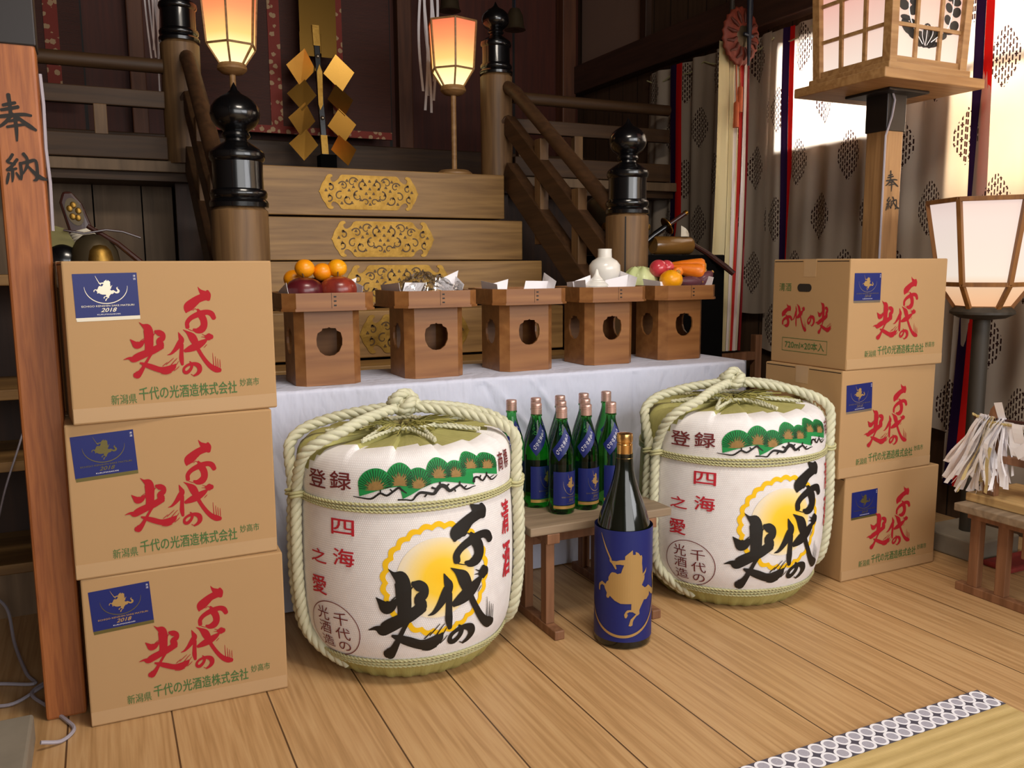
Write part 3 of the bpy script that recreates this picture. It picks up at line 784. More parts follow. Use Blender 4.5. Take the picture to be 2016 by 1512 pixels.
# ------------------------------------------------------------------ newel posts
CAPP = [(155, 1190), (157, 1165), (150, 1150), (141, 1142), (150, 1128), (152, 1108), (146, 1092), (134, 1084), (132, 1000), (133, 925), (142, 915), (147, 895), (143, 870), (130, 855), (108, 838), (84, 820), (66, 804), (64, 792), (76, 784), (84, 772), (80, 758), (70, 750), (82, 738), (114, 716), (136, 684), (144, 648), (138, 610), (116, 576), (84, 550), (48, 532), (24, 510), (12, 484), (2, 465)]
def newel(x, y, z0, ztop, r, label):
    t = thing('newel_post', label, 'post', (x, y, z0), 0, 'newel posts with black finials')
    k = r / 0.086
    MB().lathe([(0.001, 0), (r, 0), (r, ztop - z0 - .012), (r - .012, ztop - z0)], seg=36).build('post', M['newel_wood'], t, 40)
    c = MB().lathe([(.001, 1200 * 0)] + [(a * .000518 * k * (1.1 if b_ > 815 else 1.0), (1190 - b_) * .000518 * k) for a, b_ in CAPP], seg=40).build('finial', M['black_lacquer'], t, 30)
    c.location = (0, 0, ztop - z0)
    return t
newel(0.43, 2.945, 0, 1.195, 0.090, 'wooden newel post with black onion finial rising behind the left stack of cartons')
nr_ = newel(1.93, 2.945, 0, 1.205, 0.086, 'cracked wooden newel post with black onion finial behind the white vase')
b = MB(); b.box(-.0025, .0025, -.0875, -.08, .3, 1.19); b.build('crack', M['black_ink'], nr_).rotation_euler = (0, 0, R(-37))
newel(0.375, 4.03, 1.444, 1.95, 0.08, 'upper left newel post with black finial cut off by the top of the photo')
newel(1.855, 4.03, 1.444, 1.945, 0.08, 'upper right newel post with black onion finial beside the glowing lantern')

# ------------------------------------------------------------------ rails
def rail_set(name, label, xa, xb, grp):
    t = thing(name, label, 'railing', ((xa + xb) / 2, 4.0, 1.444), 0, grp)
    h = (xb - xa) / 2
    MB().tube([(-h, 0, .395), (h, 0, .395)], .03, 14).build('top_rail', M['rail_wood'], t, 40)
    MB().box(-h, h, -.018, .018, .222, .292).build('middle_rail', M['rail_wood'], t, bevel=.004)
    MB().box(-h, h, -.03, .03, .01, .105).build('bottom_rail', M['rail_wood'], t, bevel=.004)
    for x in np.linspace(-h + .05, h - .25, 3): MB().box(x - .025, x + .025, -.02, .02, .10, .225).build('baluster', M['newel_wood'], t, bevel=.003)
    return t
rail_set('railing', 'dark round-topped balcony railing left of the stairs behind the left pillar', -1.55, 0.30, 'balcony railings')
rail_set('railing', 'dark round-topped balcony railing right of the stairs above the brass dome', 1.93, 2.88, 'balcony railings')
def hand_rail(x, label):
    t = thing('stair_handrail', label, 'handrail', (x, 3.4, 0), 0, 'sloped handrails of the staircase')
    top = [(0, .62, 1.885), (0, .56, 1.875), (0, .47, 1.835), (0, .36, 1.76), (0, -.455, 1.20)]
    MB().tube([tuple(p) for p in catmull(top, 5)], .032, 14).build('top_rail', M['rail_wood_y'], t, 40)
    b = MB(); b.bar((0, .55, 1.70), (0, -.40, 1.03), .05, .085); b.tube([(0, .55, 1.70), (0, .64, 1.73)], .04, 10); b.build('middle_rail', M['rail_wood_y'], t, bevel=.004)
    b = MB(); b.bar((0, .55, 1.46), (0, -.42, .76), .06, .12); b.build('bottom_rail', M['rail_wood_y'], t, bevel=.004)
    for y in (.20, -.15):
        z = 1.40 + (y - .45) * .72
        b = MB().box(-.022, .022, y - .03, y + .03, z - .12, z + .36); b.build('baluster', M['newel_wood'], t, bevel=.003)
    return t
hand_rail(1.885, 'sloped wooden handrail between the two right newel posts')
hand_rail(0.395, 'sloped wooden handrail in shadow between the two left newel posts')

# ------------------------------------------------------------------ hall behind: blinds, gilded wand, streamers, small lanterns
def blind(x0, x1, z0, label, strips, bottom=True):
    t = thing('bamboo_blind', label, 'blind', ((x0 + x1) / 2, 4.95, z0), 0, 'hanging bamboo blinds')
    c = (x0 + x1) / 2
    MB().box(x0 - c, x1 - c, -.006, .006, 0, 2.93 - z0).build('slats', M['blind'], t)
    for s in strips: MB().box(s - c - .032, s - c + .032, -.012, .010, 0, 2.93 - z0).build('brocade_band', M['brocade'], t)
    if bottom: MB().box(x0 - c, x1 - c, -.014, .011, -.03, .01).build('brocade_edge', M['brocade'], t)
    return t
blind(0.50, 1.60, 1.765, 'dark bamboo blind with red brocade bands behind the gilded zigzag wand', (0.945, 1.29))
blind(-0.9, 0.0, 1.9, 'dark bamboo blind with a red brocade band at the far left behind the railing', (-0.13,))

w = thing('gilded_wand', 'gilded zigzag paper-shaped wand on a black stand at the top of the stairs', 'ritual wand', (1.163, 4.78, 1.444))
MB().box(-.035, .055, -.045, .045, 0, .165).build('stand', M['matte_black'], w, bevel=.004)
MB().add(*[[(-.016, -.012, .16), (.016, -.012, .16), (.016, .012, .16), (-.016, .012, .16), (-.046, -.012, .835), (-.014, -.012, .835), (-.014, .012, .835), (-.046, .012, .835)], [(0, 1, 2, 3), (4, 5, 6, 7), (0, 1, 5, 4), (1, 2, 6, 5), (2, 3, 7, 6), (3, 0, 4, 7)]]).build('staff', M['black_lacquer'], w, bevel=.003)
def staff_x(z): return -.03 * (z - .16) / .675
for za, zb in ((.17, .27), (.735, .84)):
    c0, c1 = staff_x(za), staff_x(zb); MB().add([(c0 - .018, -.015, za), (c0 + .018, -.015, za), (c1 + .018, -.015, zb), (c1 - .018, -.015, zb), (c0 - .018, .015, za), (c0 + .018, .015, za), (c1 + .018, .015, zb), (c1 - .018, .015, zb)], [(0, 1, 2, 3), (4, 5, 6, 7), (0, 1, 5, 4), (1, 2, 6, 5), (2, 3, 7, 6), (3, 0, 4, 7)]).build('gilt_sleeve', M['gold'], w)
b = MB(); c0 = staff_x(.53)
b.prism([(c0 - .004, .40), (c0 + .012, .43), (c0 + .014, .60), (c0, .64), (c0 - .015, .60), (c0 - .013, .43)], -.013, -.018, lambda x, y, t: (x, t, y)); b.build('gilt_inlay', M['gold'], w)
for z in (.36, .68): MB().sphere((staff_x(z), -.014, z), .012, 10, 6).build('stud', M['silver'], w, 60)
def zigzag(sx):
    pts = []
    x, z = .10, .70
    b = MB(); y = -.01
    # four folded squares stepping down the side of the staff
    cs = [(.098, .615), (.100, .475), (.104, .345), (.100, .215)] if sx < 0 else [(.098, .60), (.102, .46), (.106, .325), (.112, .195)]
    for i, (cx, cz) in enumerate(cs):
        h = .078 if i else .084; tilt = (.016 if i % 2 else -.016)
        q = [(cx - h * .18, cz + h * 1.15), (cx + h * 1.02, cz + h * .12), (cx + h * .28, cz - h * 1.08), (cx - h * .92, cz - h * .02)]
        if sx < 0: q = [(cx - h * .18, cz + h * 1.15), (cx + h * 1.02, cz + h * .05), (cx + h * .1, cz - h * 1.12), (cx - h * .92, cz - h * .02)]
        V = []
        for k, (px, pz) in enumerate(q):
            V.append((sx * px - .012, y + tilt * (1 if k in (0, 1) else -1), pz))
        V += [(a, bb + .003, c) for a, bb, c in V]
        b.add(V, [(0, 1, 2, 3), (7, 6, 5, 4), (0, 4, 5, 1), (1, 5, 6, 2), (2, 6, 7, 3), (3, 7, 4, 0)])
    return b
zigzag(-1).build('gilt_zigzag', M['gold_leaf'], w); zigzag(1).build('gilt_zigzag', M['gold_leaf'], w)
b = MB(); b.box(-.112, .085, .0, .006, .70, 1.25); b.build('gilt_back_sheet', M['gold_dark'], w)
b = MB(); b.box(-.115, -.03, -.004, .002, .68, .80); b.box(.0, .075, -.004, .002, .68, .80); b.build('gilt_shoulder', M['gold_dark'], w)

def streamers(x, y, z0, z1, label, wd=.1):
    t = thing('paper_streamer', label, 'streamer', (x, y, z1), 0, 'hanging white paper streamers')
    rnd = random.Random(int(x * 100))
    for i in range(6):
        b = MB(); x0 = -wd / 2 + wd * i / 6; l = (z1 - z0) * rnd.uniform(.82, 1.0); ph = rnd.uniform(0, 6)
        b.sheet(1, 24, lambda u, v: (x0 + u * wd / 6 * .9 + .012 * math.sin(v * 5 + ph), -.004 * (i % 3) + .012 * math.sin(9 * v + ph), -l * v))
        b.build('paper_strip', M['streamer'], t)
    return t
streamers(1.72, 4.62, 1.83, 2.93, 'white cut-paper streamer hanging behind the right glowing lantern', .095)
streamers(0.305, 4.42, 1.80, 2.93, 'thin white paper streamer hanging beside the upper left newel post', .05)
for i, (x, z) in enumerate(((1.94, 2.47), (2.36, 2.41))):
    t = thing('hanging_bell', ('small dark bell hanging above the upper right newel post', 'dark bell hanging nearest the right door post')[i], 'bell', (x, 4.85, z), 0, 'dark hanging bells')
    MB().lathe([(.001, .12), (.03, .12), (.05, .08), (.056, .02), (.066, 0), (.05, 0), (.001, .01)], seg=18).build('bell_body', M['bronze'], t, 40)
    MB().tube([(0, 0, .11), (0, 0, 2.95 - z)], .006, 6).build('cord', M['navy_cord'], t)

def hex_lantern(name, label, loc, rt, rm, rb, zt, zm, zb, zc, rc, pole_r, base_r, base_h, rot, paper, wd, woodm, grp):
    t = thing(name, label, 'lantern', loc, 0, grp)
    def hx(r, z, k): a = R(rot + 60 * k); return Vector((r * math.cos(a), r * math.sin(a), z))
    b = MB()
    for k in range(6):
        b.add([hx(rt, zt, k), hx(rt, zt, k + 1), hx(rm, zm, k + 1), hx(rm, zm, k)], [(0, 1, 2, 3)])
        b.add([hx(rm, zm, k), hx(rm, zm, k + 1), hx(rb, zb, k + 1), hx(rb, zb, k)], [(0, 1, 2, 3)])
    b.build('paper_shade', paper, t)
    b = MB(); e = 1.012
    for k in range(6):
        b.bar(hx(rt * e, zt, k), hx(rm * e, zm, k), wd, wd, (0, 0, 1)); b.bar(hx(rm * e, zm, k), hx(rb * e, zb, k), wd, wd)
        for r, z in ((rt, zt), (rm, zm), (rb, zb)): b.bar(hx(r * e, z, k), hx(r * e, z, k + 1), wd, wd)
    b.build('frame', woodm, t, bevel=.001)
    MB().lathe([(.001, zb + .004), (rb * 1.05, zb + .004), (rc, zb - .012), (rc, zb - .02), (rc * .72, zc + .006), (pole_r * 1.1, zc)], seg=20).build('cup', woodm, t, 40)
    MB().lathe([(pole_r, zc + .002), (pole_r, base_h - .002)], seg=14).build('pole', woodm, t, 40)
    if base_r: MB().lathe([(.001, 0), (base_r, 0), (base_r, base_h * .6), (base_r * .8, base_h), (pole_r, base_h + .004)], seg=24).build('base', woodm, t, 40)
    return t
PAPER_S = lantern_paper('glowing_lantern_paper', [(0.0, '#fff0b8'), (0.22, '#ffe49c'), (0.40, '#fcba68'), (0.72, '#e8844e'), (1.0, '#d0603c')], 0.95, 0.74, 0.44)
hl = dict(rt=.126, rm=.110, rb=.055, zt=.742, zm=.518, zb=.44, zc=.398, rc=.064, pole_r=.0135, base_r=.09, base_h=.035, rot=15, paper=PAPER_S, wd=.0085, woodm=M['lamp_wood'], grp='glowing lanterns at the top of the stairs')
hex_lantern('standing_lantern', 'glowing orange paper lantern on a pole above the left newel finial', (.590, 4.06, 1.444), **hl)
hex_lantern('standing_lantern', 'glowing orange paper lantern on a slim pole at the right end of the top step', (1.652, 4.10, 1.444), **hl)

# ------------------------------------------------------------------ altar table and cloth
tb = thing('altar_table', 'long low table hidden under the white cloth behind the straw barrels', 'table', (1.29, 2.63, 0))
MB().box(-.95, .81, -.18, .185, .615, .645).build('tabletop', M['shelf_wood'], tb)
for x in (-.91, .77):
    for y in (-.15, .15): MB().box(x - .025, x + .025, y - .025, y + .025, 0, .617).build('leg', M['shelf_wood'], tb)
TX0, TX1, TY0, TY1, TZ = .325, 2.118, 2.437, 2.822, .652
def cloth():
    rnd = np.random.RandomState(4); b = MB()
    cr = [(rnd.uniform(TX0, TX1), rnd.uniform(.05, .6), rnd.uniform(-.9, .9), rnd.uniform(.05, .16), rnd.uniform(-1, 1)) for _ in range(46)]
    def wr(x, z):
        s = 0
        for cx, cz, sl, w, a in cr:
            d = (x - cx) + sl * (z - cz); e = math.exp(-(d / .012) ** 2 - ((z - cz) / w) ** 2); s += a * e
        return s * .011 + .004 * math.sin(x * 9.0) * (TZ - z)
    NX = 220
    def front(u, v):
        x = TX0 + (TX1 - TX0) * u
        if v < .12:
            t = v / .12; return (x, TY1 + (TY0 + .012 - TY1) * t, TZ + .0006 * math.sin(40 * x))
        if v < .18:
            t = (v - .12) / .06; a = t * PI / 2; return (x, TY0 + .012 - .012 * math.sin(a), TZ - .012 + .012 * math.cos(a))
        t = (v - .18) / .82; z = TZ - .012 - (TZ - .016) * t
        return (x, TY0 - wr(x, z) - .012 * t, z)
    b.sheet(NX, 90, front)
    def end(sx, xe):
        def f(u, v):
            y = TY0 + (TY1 - TY0) * u; z = TZ - (TZ - .004) * v
            return (xe + sx * (.004 + .02 * v + .008 * math.sin(y * 30) * v), y - .008 * v * (1 - u), z)
        return f
    b.sheet(24, 40, end(1, TX1)); b.sheet(24, 40, end(-1, TX0))
    o = b.build('tablecloth', M['cloth'], None, 60)
    return tag(o, 'white cotton cloth draped over the long altar table to the floor', 'tablecloth')
cloth()

# ------------------------------------------------------------------ offering trays
def octa(h, c, x0=0, y0=0):
    return [(-h + c, -h), (h - c, -h), (h, -h + c), (h, h - c), (h - c, h), (-h + c, h), (-h, h - c), (-h, -h + c)]
HOLE = [(0, 92), (-9, 86), (-40, 84), (-46, 70), (-70, 57), (-79, 22), (-77, -18), (-58, -58), (-28, -79), (0, -83)]
HOLE = HOLE + [(-x, y) for x, y in reversed(HOLE[1:-1])]
HOLE = [(x * .00049, y * .00049 + .128) for x, y in HOLE]
def make_tray():
    t = thing('offering_tray', '', 'offering tray', (0, 0, 0), 0, 'row of five wooden offering trays on the white cloth')
    # pedestal: eight walls, the front, left and right ones pierced
    h, c, H = .098, .026, .222; b = MB(); o = octa(h, c); th = .007
    for i in range(8):
        (xa, ya), (xb, yb) = o[i], o[(i + 1) % 8]; L = math.hypot(xb - xa, yb - ya); dx, dy = (xb - xa) / L, (yb - ya) / L; nx, ny = -dy, dx
        outer = [(0, 0), (L, 0), (L, H), (0, H)]
        hole = [[(L / 2 + x, y) for x, y in HOLE]] if i in (0, 2, 6) else []
        vs, fs = fill(outer, hole) if hole else ([np.array(p) for p in outer], [(0, 1, 2, 3)])
        for s, off in ((0, 0), (1, th)):
            b.add([(xa + dx * p[0] + nx * off, ya + dy * p[0] + ny * off, p[1]) for p in vs], fs)
        for lp in hole:
            n = len(lp); V = [(xa + dx * p[0] + nx * off, ya + dy * p[0] + ny * off, p[1]) for off in (0, th) for p in lp]
            b.add(V, [(k, (k + 1) % n, n + (k + 1) % n, n + k) for k in range(n)])
    b.build('pedestal', M['tray_wood'], t)
    h2, c2 = .135, .034; z0 = .222; b = MB()
    ol = octa(h2 + .003, c2); b.prism(ol, z0, z0 + .007, lambda x, y, tt: (x, y, tt))
    oo, oi = octa(h2, c2), octa(h2 - .006, c2 - .002)
    for i in range(8):
        j = (i + 1) % 8; zz0, zz1 = z0 + .007, z0 + .052
        b.add([(oo[i][0], oo[i][1], zz0), (oo[j][0], oo[j][1], zz0), (oo[j][0], oo[j][1], zz1), (oo[i][0], oo[i][1], zz1), (oi[i][0], oi[i][1], zz0), (oi[j][0], oi[j][1], zz0), (oi[j][0], oi[j][1], zz1), (oi[i][0], oi[i][1], zz1)],
              [(0, 1, 2, 3), (5, 4, 7, 6), (3, 2, 6, 7)])
    b.build('rim', M['tray_wood'], t)
    b = MB()
    for k in range(3): b.box(.008, .0155, -h2 - .0012, -h2 + .002, z0 + .014 + k * .0125, z0 + .018 + k * .0125)
    b.box(.001, .0018, -h2 - .0008, -h2 + .002, z0 + .007, z0 + .052)
    b.build('lashing', M['black_ink'], t)
    return t
tray0 = make_tray()
TRAY = [(.603, 2.60), (.945, 2.615), (1.282, 2.635), (1.622, 2.66), (1.945, 2.675)]
TL = ['offering tray holding apples and oranges, first in the row beside the left cartons', 'offering tray holding the plastic-wrapped dried food, second from the left cartons',
      'empty middle offering tray with only white paper showing', 'offering tray holding the white vase and lidded jar', 'offering tray heaped with vegetables at the right end of the white cloth']
for i, (x, y) in enumerate(TRAY):
    if i == 0: tray0.location = (x, y, TZ + .0005); tray0['label'] = TL[0]
    else: dup(tray0, (x, y, TZ + .0005), None, TL[i])
TZT = TZ + .23
def tray_paper(i, label, flaps):
    x, y = TRAY[i]; b = MB(); z = .0
    b.box(-.112, .112, -.112, .112, 0, .0012)
    for pts in flaps: b.add(pts + [(a + .0012, c + .0012, d) for a, c, d in pts], [(0, 1, 2, 3), (7, 6, 5, 4), (0, 4, 5, 1), (1, 5, 6, 2), (2, 6, 7, 3), (3, 7, 4, 0)])
    o = b.build('offering_paper', M['white_paper'], None, loc=(x, y, TZT)); return tag(o, label, 'paper', 'white papers lining the offering trays')
def flap(x0, x1, y, z1, z2, dx=0, dy=0.0): return [(x0, y, .001), (x1, y, .001), (x1 + dx, y + dy, z2), (x0 + dx, y + dy, z1)]
def sflap(x, y0, y1, z1, z2, dx=0): return [(x, y0, .001), (x, y1, .001), (x + dx, y1, z2), (x + dx, y0, z1)]
tray_paper(0, 'white paper under the apples and oranges', [sflap(-.11, -.11, .02, .075, .045, -.012), flap(.02, .11, .05, .055, .085, .018), sflap(.108, -.05, .07, .06, .075, .012)])
tray_paper(1, 'white paper under the plastic-wrapped dried food', [flap(-.11, -.04, -.07, .07, .068, .02), sflap(-.11, -.1, .09, .07, .06, -.01), flap(.03, .112, .05, .07, .105, .025), sflap(.108, -.02, .06, .06, .09, .02)])
tray_paper(2, 'white paper in the empty middle tray', [flap(-.11, -.05, -.02, .06, .075, .01), sflap(-.11, -.1, .03, .06, .07, -.008), flap(.02, .112, .0, .068, .066, .016), sflap(.108, -.05, .04, .066, .095, .02)])
tray_paper(3, 'white paper under the vase and the lidded jar', [flap(-.112, -.04, -.03, .062, .085, -.01), sflap(-.11, -.11, .02, .07, .06, -.008), flap(.015, .112, -.01, .066, .085, .01), sflap(.108, -.06, .06, .075, .1, .02)])
tray_paper(4, 'white paper under the heap of vegetables', [flap(-.112, -.04, -.06, .06, .055, .004), sflap(-.11, -.11, .02, .06, .07, -.01), sflap(.11, -.1, .07, .072, .095, .02)])

def apple(r):
    def f(d): return 1 - .16 * max(0, abs(d.z) - .55) * (1 if d.z > 0 else .7) * 2.0 * (1.0) + .02 * math.cos(5 * math.atan2(d.y, d.x)) * (.4 if d.z < 0 else .1)
    return f
def fruit_obj(name, loc, r, mat, label, cat, grp, stem=True, sc=(1, 1, .88), fn=None):
    o = thing(name, label, cat, loc, random.uniform(0, 6), grp)
    MB().sphere((0, 0, 0), r, 28, 18, sc, fn).build('flesh', mat, o, 70)
    if stem: MB().tube([(0, 0, r * sc[2] * .82), (.003, .001, r * sc[2] * .98), (.006, .002, r * sc[2] * 1.12)], .0018, 6).build('stem', M['stem'], o)
    return o
zf = TZT + .0015
AP = 'apples on the first offering tray'; ORG = 'oranges on the first offering tray'
fruit_obj('apple', (.548, 2.56, zf + .047), .0545, M['apple_dark'], 'dark purple apple at the left front of the fruit tray', 'apple', AP, True, (1, 1, .88), apple(1))
fruit_obj('apple', (.648, 2.555, zf + .048), .0555, M['apple_red'], 'red apple with an orange blush at the right front of the fruit tray', 'apple', AP, True, (1, 1, .88), apple(1))
fruit_obj('apple', (.600, 2.645, zf + .046), .053, M['apple_dark'], 'dark apple at the back of the fruit tray behind two others', 'apple', AP, True, (1, 1, .88), apple(1))
OR_ = [((.556, 2.585, .997), .0295, 'orange', 'bright orange standing highest over the dark purple apple'), ((.612, 2.598, .986), .029, 'orange', 'orange wedged in the middle between the two upper oranges'),
       ((.655, 2.588, .997), .0295, 'yellow_orange', 'yellowish orange resting on top of the red apple'), ((.538, 2.665, .965), .03, 'orange', 'orange half hidden behind the dark purple apple')]
for l, r, m, lab in OR_: fruit_obj('orange', l, r, M[m], lab, 'orange', ORG, False, (1, 1, .93))

# plastic-wrapped dried food
def packet():
    t = thing('wrapped_dried_food', 'dried seaweed and fish in crinkled clear plastic on the second tray', 'food packet', (.945, 2.605, zf))
    rnd = random.Random(5)
    for i in range(9):
        b = MB(); y = -.07 + .016 * i; ph = rnd.uniform(0, 6); x0 = rnd.uniform(-.09, -.05); l = rnd.uniform(.08, .15); h = rnd.uniform(.036, .062)
        b.sheet(16, 2, lambda u, v: (x0 + l * u, y + .012 * v + .01 * math.sin(u * 7 + ph), .003 + h * math.sin(PI * min(1, u * 1.1 + .05)) + .006 * math.sin(u * 15 + ph) + .004 * v))
        b.build('dried_strip', M['dried'], t, 60)
    for rr, xx in ((.022, -.015), (.014, -.02), (.03, .0)):
        b = MB(); b.tube([(xx + rr * 1.3 * math.cos(a), -.088 + .004 * math.sin(3 * a), .026 + rr * .62 * math.sin(a)) for a in np.linspace(0, 2 * PI, 22, endpoint=False)], .0013, 6, closed=True); b.build('dried_ring', M['carrot_end'], t)
    from mathutils import noise as mn
    b = MB()
    def f(u, v):
        x = -.118 + .236 * u; y = -.105 + .20 * v
        d = max(0, 1 - (2 * u - 1) ** 4) * max(0, 1 - (2 * v - 1) ** 4)
        n = mn.noise(Vector((u * 9, v * 9, 1.3))); n2 = abs(mn.noise(Vector((u * 22, v * 17, 7.7))))
        return (x, y, .004 + d * (.088 - .06 * abs(u - .42)) + .018 * n * d + .012 * n2)
    b.sheet(60, 50, f); b.build('plastic_wrap', M['plastic'], t)
    b = MB()
    def g(u, v):
        n = abs(mn.noise(Vector((u * 8, v * 12, 4.2)))); return (.07 + .055 * u + .01 * n, -.06 + .05 * u + .02 * n, .01 + .06 * v * (1 - .4 * abs(u - .4)) + .012 * n)
    b.sheet(24, 24, g); b.build('plastic_corner', M['plastic'], t)
packet()

# vase and lidded jar
VP = [(.001, 0), (.034, 0), (.035, .012), (.031, .02), (.036, .045), (.052, .075), (.0585, .098), (.0575, .118), (.046, .134), (.031, .143), (.026, .147), (.0265, .15), (.0255, .168), (.026, .177), (.022, .178), (.020, .15), (.001, .149)]
o = MB().lathe(VP, seg=40).build('sake_vase', M['porcelain'], None, 50, loc=(1.690, 2.725, zf)); tag(o, 'tall white porcelain vase with short neck on the fourth tray', 'vase')
j = thing('lidded_jar', 'small white porcelain jar with pointed lid in front of the white vase', 'jar', (1.592, 2.62, zf))
MB().lathe([(.001, 0), (.028, 0), (.038, .012), (.043, .028), (.042, .04), (.039, .044), (.001, .044)], seg=36).build('jar_body', M['porcelain'], j, 50)
MB().lathe([(.001, .0445), (.042, .0445), (.042, .049), (.037, .054), (.029, .060), (.0285, .0625), (.022, .066), (.0215, .069), (.013, .078), (.008, .088), (.0055, .098), (.0035, .103), (.001, .105)], seg=36).build('lid', M['porcelain'], j, 30)

# vegetables
VG = 'vegetables heaped on the right offering tray'
from mathutils import noise as mn
c = thing('cabbage', 'pale green cabbage at the left of the vegetable heap', 'cabbage', (1.862, 2.735, zf + .054), 0, VG)
def crinkle(d): return 1 + .10 * mn.noise(d * 2.4) + .05 * abs(math.sin(4 * math.atan2(d.y, d.x) + 3 * d.z)) + .03 * mn.noise(d * 9)
MB().sphere((0, 0, 0), .060, 40, 26, (1.05, 1, .92), crinkle).build('head', M['cabbage'], c, 80)
for a in (0.3, 2.2, 4.0):
    b = MB()
    def lf(u, v, a=a):
        th = a + (u - .5) * 1.9; ph = .5 + v * 1.35; d = Vector((math.sin(ph) * math.cos(th), math.sin(ph) * math.sin(th), math.cos(ph))); r = .0665 + .004 * math.sin(u * 12) + .006 * (1 - v) * abs(u - .5)
        return (d.x * r * 1.05, d.y * r, d.z * r * .92)
    b.sheet(20, 16, lf); b.build('outer_leaf', M['cabbage'], c, 80)
def veg(name, loc, prof, mat, rot, label, cat, end=None):
    # lathe along local X
    t = thing(name, label, cat, loc, 0, VG); t.rotation_euler = rot
    b = MB().lathe([(r, x) for x, r in prof], seg=24); b.v = [(z, x, y) for x, y, z in b.v]; b.build('root', mat, t, 60)
    if end is not None:
        x, r = end; b = MB().lathe([(.001, 0), (r, 0), (r * .8, .004), (.001, .005)], seg=14); b.v = [(x + z, xx, y) for xx, y, z in b.v]; b.build('cut_end', M['carrot_end'], t, 50)
    return t
CAR = [(-.075, .001), (-.07, .012), (-.02, .022), (.03, .030), (.052, .032), (.062, .027), (.066, .016), (.067, .001)]
veg('carrot', (2.030, 2.675, zf + .098), CAR, M['carrot'], (0, R(9), R(-40)), 'large orange carrot on top with its cut end facing right', 'carrot', (.066, .016))
veg('carrot', (2.060, 2.715, zf + .112), CAR, M['carrot'], (0, R(2), R(-30)), 'large orange carrot lying behind the topmost front carrot', 'carrot', (.066, .016))
veg('carrot', (1.948, 2.632, zf + .094), [(-.07, .001), (-.06, .009), (0, .016), (.03, .019), (.037, .014), (.039, .001)], M['carrot'], (R(0), R(4), R(-118)), 'small orange carrot with its cut end facing the camera', 'carrot', (.038, .009))
SP = [(-.055, .001), (-.05, .006), (-.03, .016), (0, .021), (.03, .018), (.045, .009), (.052, .004), (.054, .001)]
veg('sweet_potato', (2.000, 2.62, zf + .055), SP, M['sweet_potato'], (0, R(2), R(-5)), 'small purple sweet potato lying beside the round orange squash', 'sweet potato', (.053, .004))
veg('sweet_potato', (2.070, 2.64, zf + .055), [(x, r * 1.45) for x, r in SP], M['sweet_potato'], (0, R(-42), R(-35)), 'larger purple sweet potato propped up at the right rim', 'sweet potato', (.053, .006))
veg('sweet_potato', (2.02, 2.70, zf + .03), [(x * 1.3, r * 1.3) for x, r in SP], M['sweet_potato'], (0, 0, R(10)), 'purple sweet potato under the carrots in the heap', 'sweet potato')
for l, r, lab in (((1.895, 2.675, .988), .0335, 'larger shiny red radish on top of the heap next to the cabbage'), ((1.952, 2.705, .990), .030, 'smaller red radish tucked between the larger one and the carrots')):
    fruit_obj('red_radish', l, r, M['radish'], lab, 'radish', VG, False, (1, 1, .98))
fruit_obj('orange_squash', (1.912, 2.618, zf + .062), .042, M['yellow_orange'], 'round bright orange squash at the front of the vegetable tray', 'squash', VG, True, (1, 1, .86), lambda d: 1 + .03 * abs(math.cos(4 * math.atan2(d.y, d.x))) + .12 * max(0, d.z - .93))

# ------------------------------------------------------------------ cartons of sake
LBLX = lambda xb, yb: ((xb - 150) * .67 + 595, (yb - 70) * .595 + 210)         # rider units -> flat label units
LBLH = homography([(85, 155), (1590, 130), (1680, 1275), (190, 1335)], [(0, 1), (1, 1), (1, 0), (0, 0)])
def make_label(parent, x, z, w, h, tilt, yf, emb_mat, foil_mat, txt_mat):
    # printed sticker on a front face; yf is the face's y
    ca, sa = math.cos(tilt), math.sin(tilt)
    def at(u, v, d=0.0):
        a, c = u * w, v * h; return (x + a * ca - c * sa, yf - d, z + a * sa + c * ca)
    b = MB(); b.add([at(0, 0, .0006), at(1, 0, .0006), at(1, 1, .0006), at(0, 1, .0006)], [(0, 1, 2, 3)]); lab = b.build('sticker', M['label_blue'], parent)
    b = MB(); b.add([at(.01, -.085, .0005), at(1.0, -.085, .0005), at(1, 0, .0005), at(0, 0, .0005)], [(0, 1, 2, 3)]); b.build('foil_strip', foil_mat, lab)
    b = MB(); emblem(b, lambda xx, yy, o: at(*LBLH(*LBLX(xx, yy)), .0010 + o)); b.build('rider_emblem', emb_mat, lab)
    n = 44; P = []
    for i in range(n + 1):
        a = PI * i / n; P.append((.5 + .335 * math.cos(a), .70 - .40 * math.sin(a) * .98, .002 + .008 * math.sin(a)))
    vs, fs = [], []
    for i, (cx, cy, hw) in enumerate(P):
        a = PI * i / n; vs += [(cx - hw * math.cos(a), cy + hw * math.sin(a)), (cx + hw * math.cos(a), cy - hw * math.sin(a))]
    for i in range(n): fs.append((2 * i, 2 * i + 1, 2 * i + 3, 2 * i + 2))
    b = MB(); b.add([at(u, v, .001) for u, v in vs], fs); b.build('crescent', foil_mat, lab)
    b = MB(); put_text(b, 'ECHIGO KENSHIN SAKE MATSURI', .10, .92, .235, .275, lambda u, v, o=0: at(u, v, .001 + o), .006)
    put_text(b, '2018', .39, .64, .115, .205, lambda u, v, o=0: at(u, v, .001 + o), .02, .35)
    b.build('gilt_lettering', txt_mat, lab)
    b = MB(); put_text(b, 'KURUMAGAKARI', .33, .69, .045, .075, lambda u, v, o=0: at(u, v, .001 + o), .006)
    put_text(b, '清', .935, .975, .90, .95, lambda u, v: at(u, v, .001)); put_text(b, '酒', .935, .975, .83, .88, lambda u, v: at(u, v, .001))
    b.build('white_lettering', M['white_ink'], lab)
    return lab

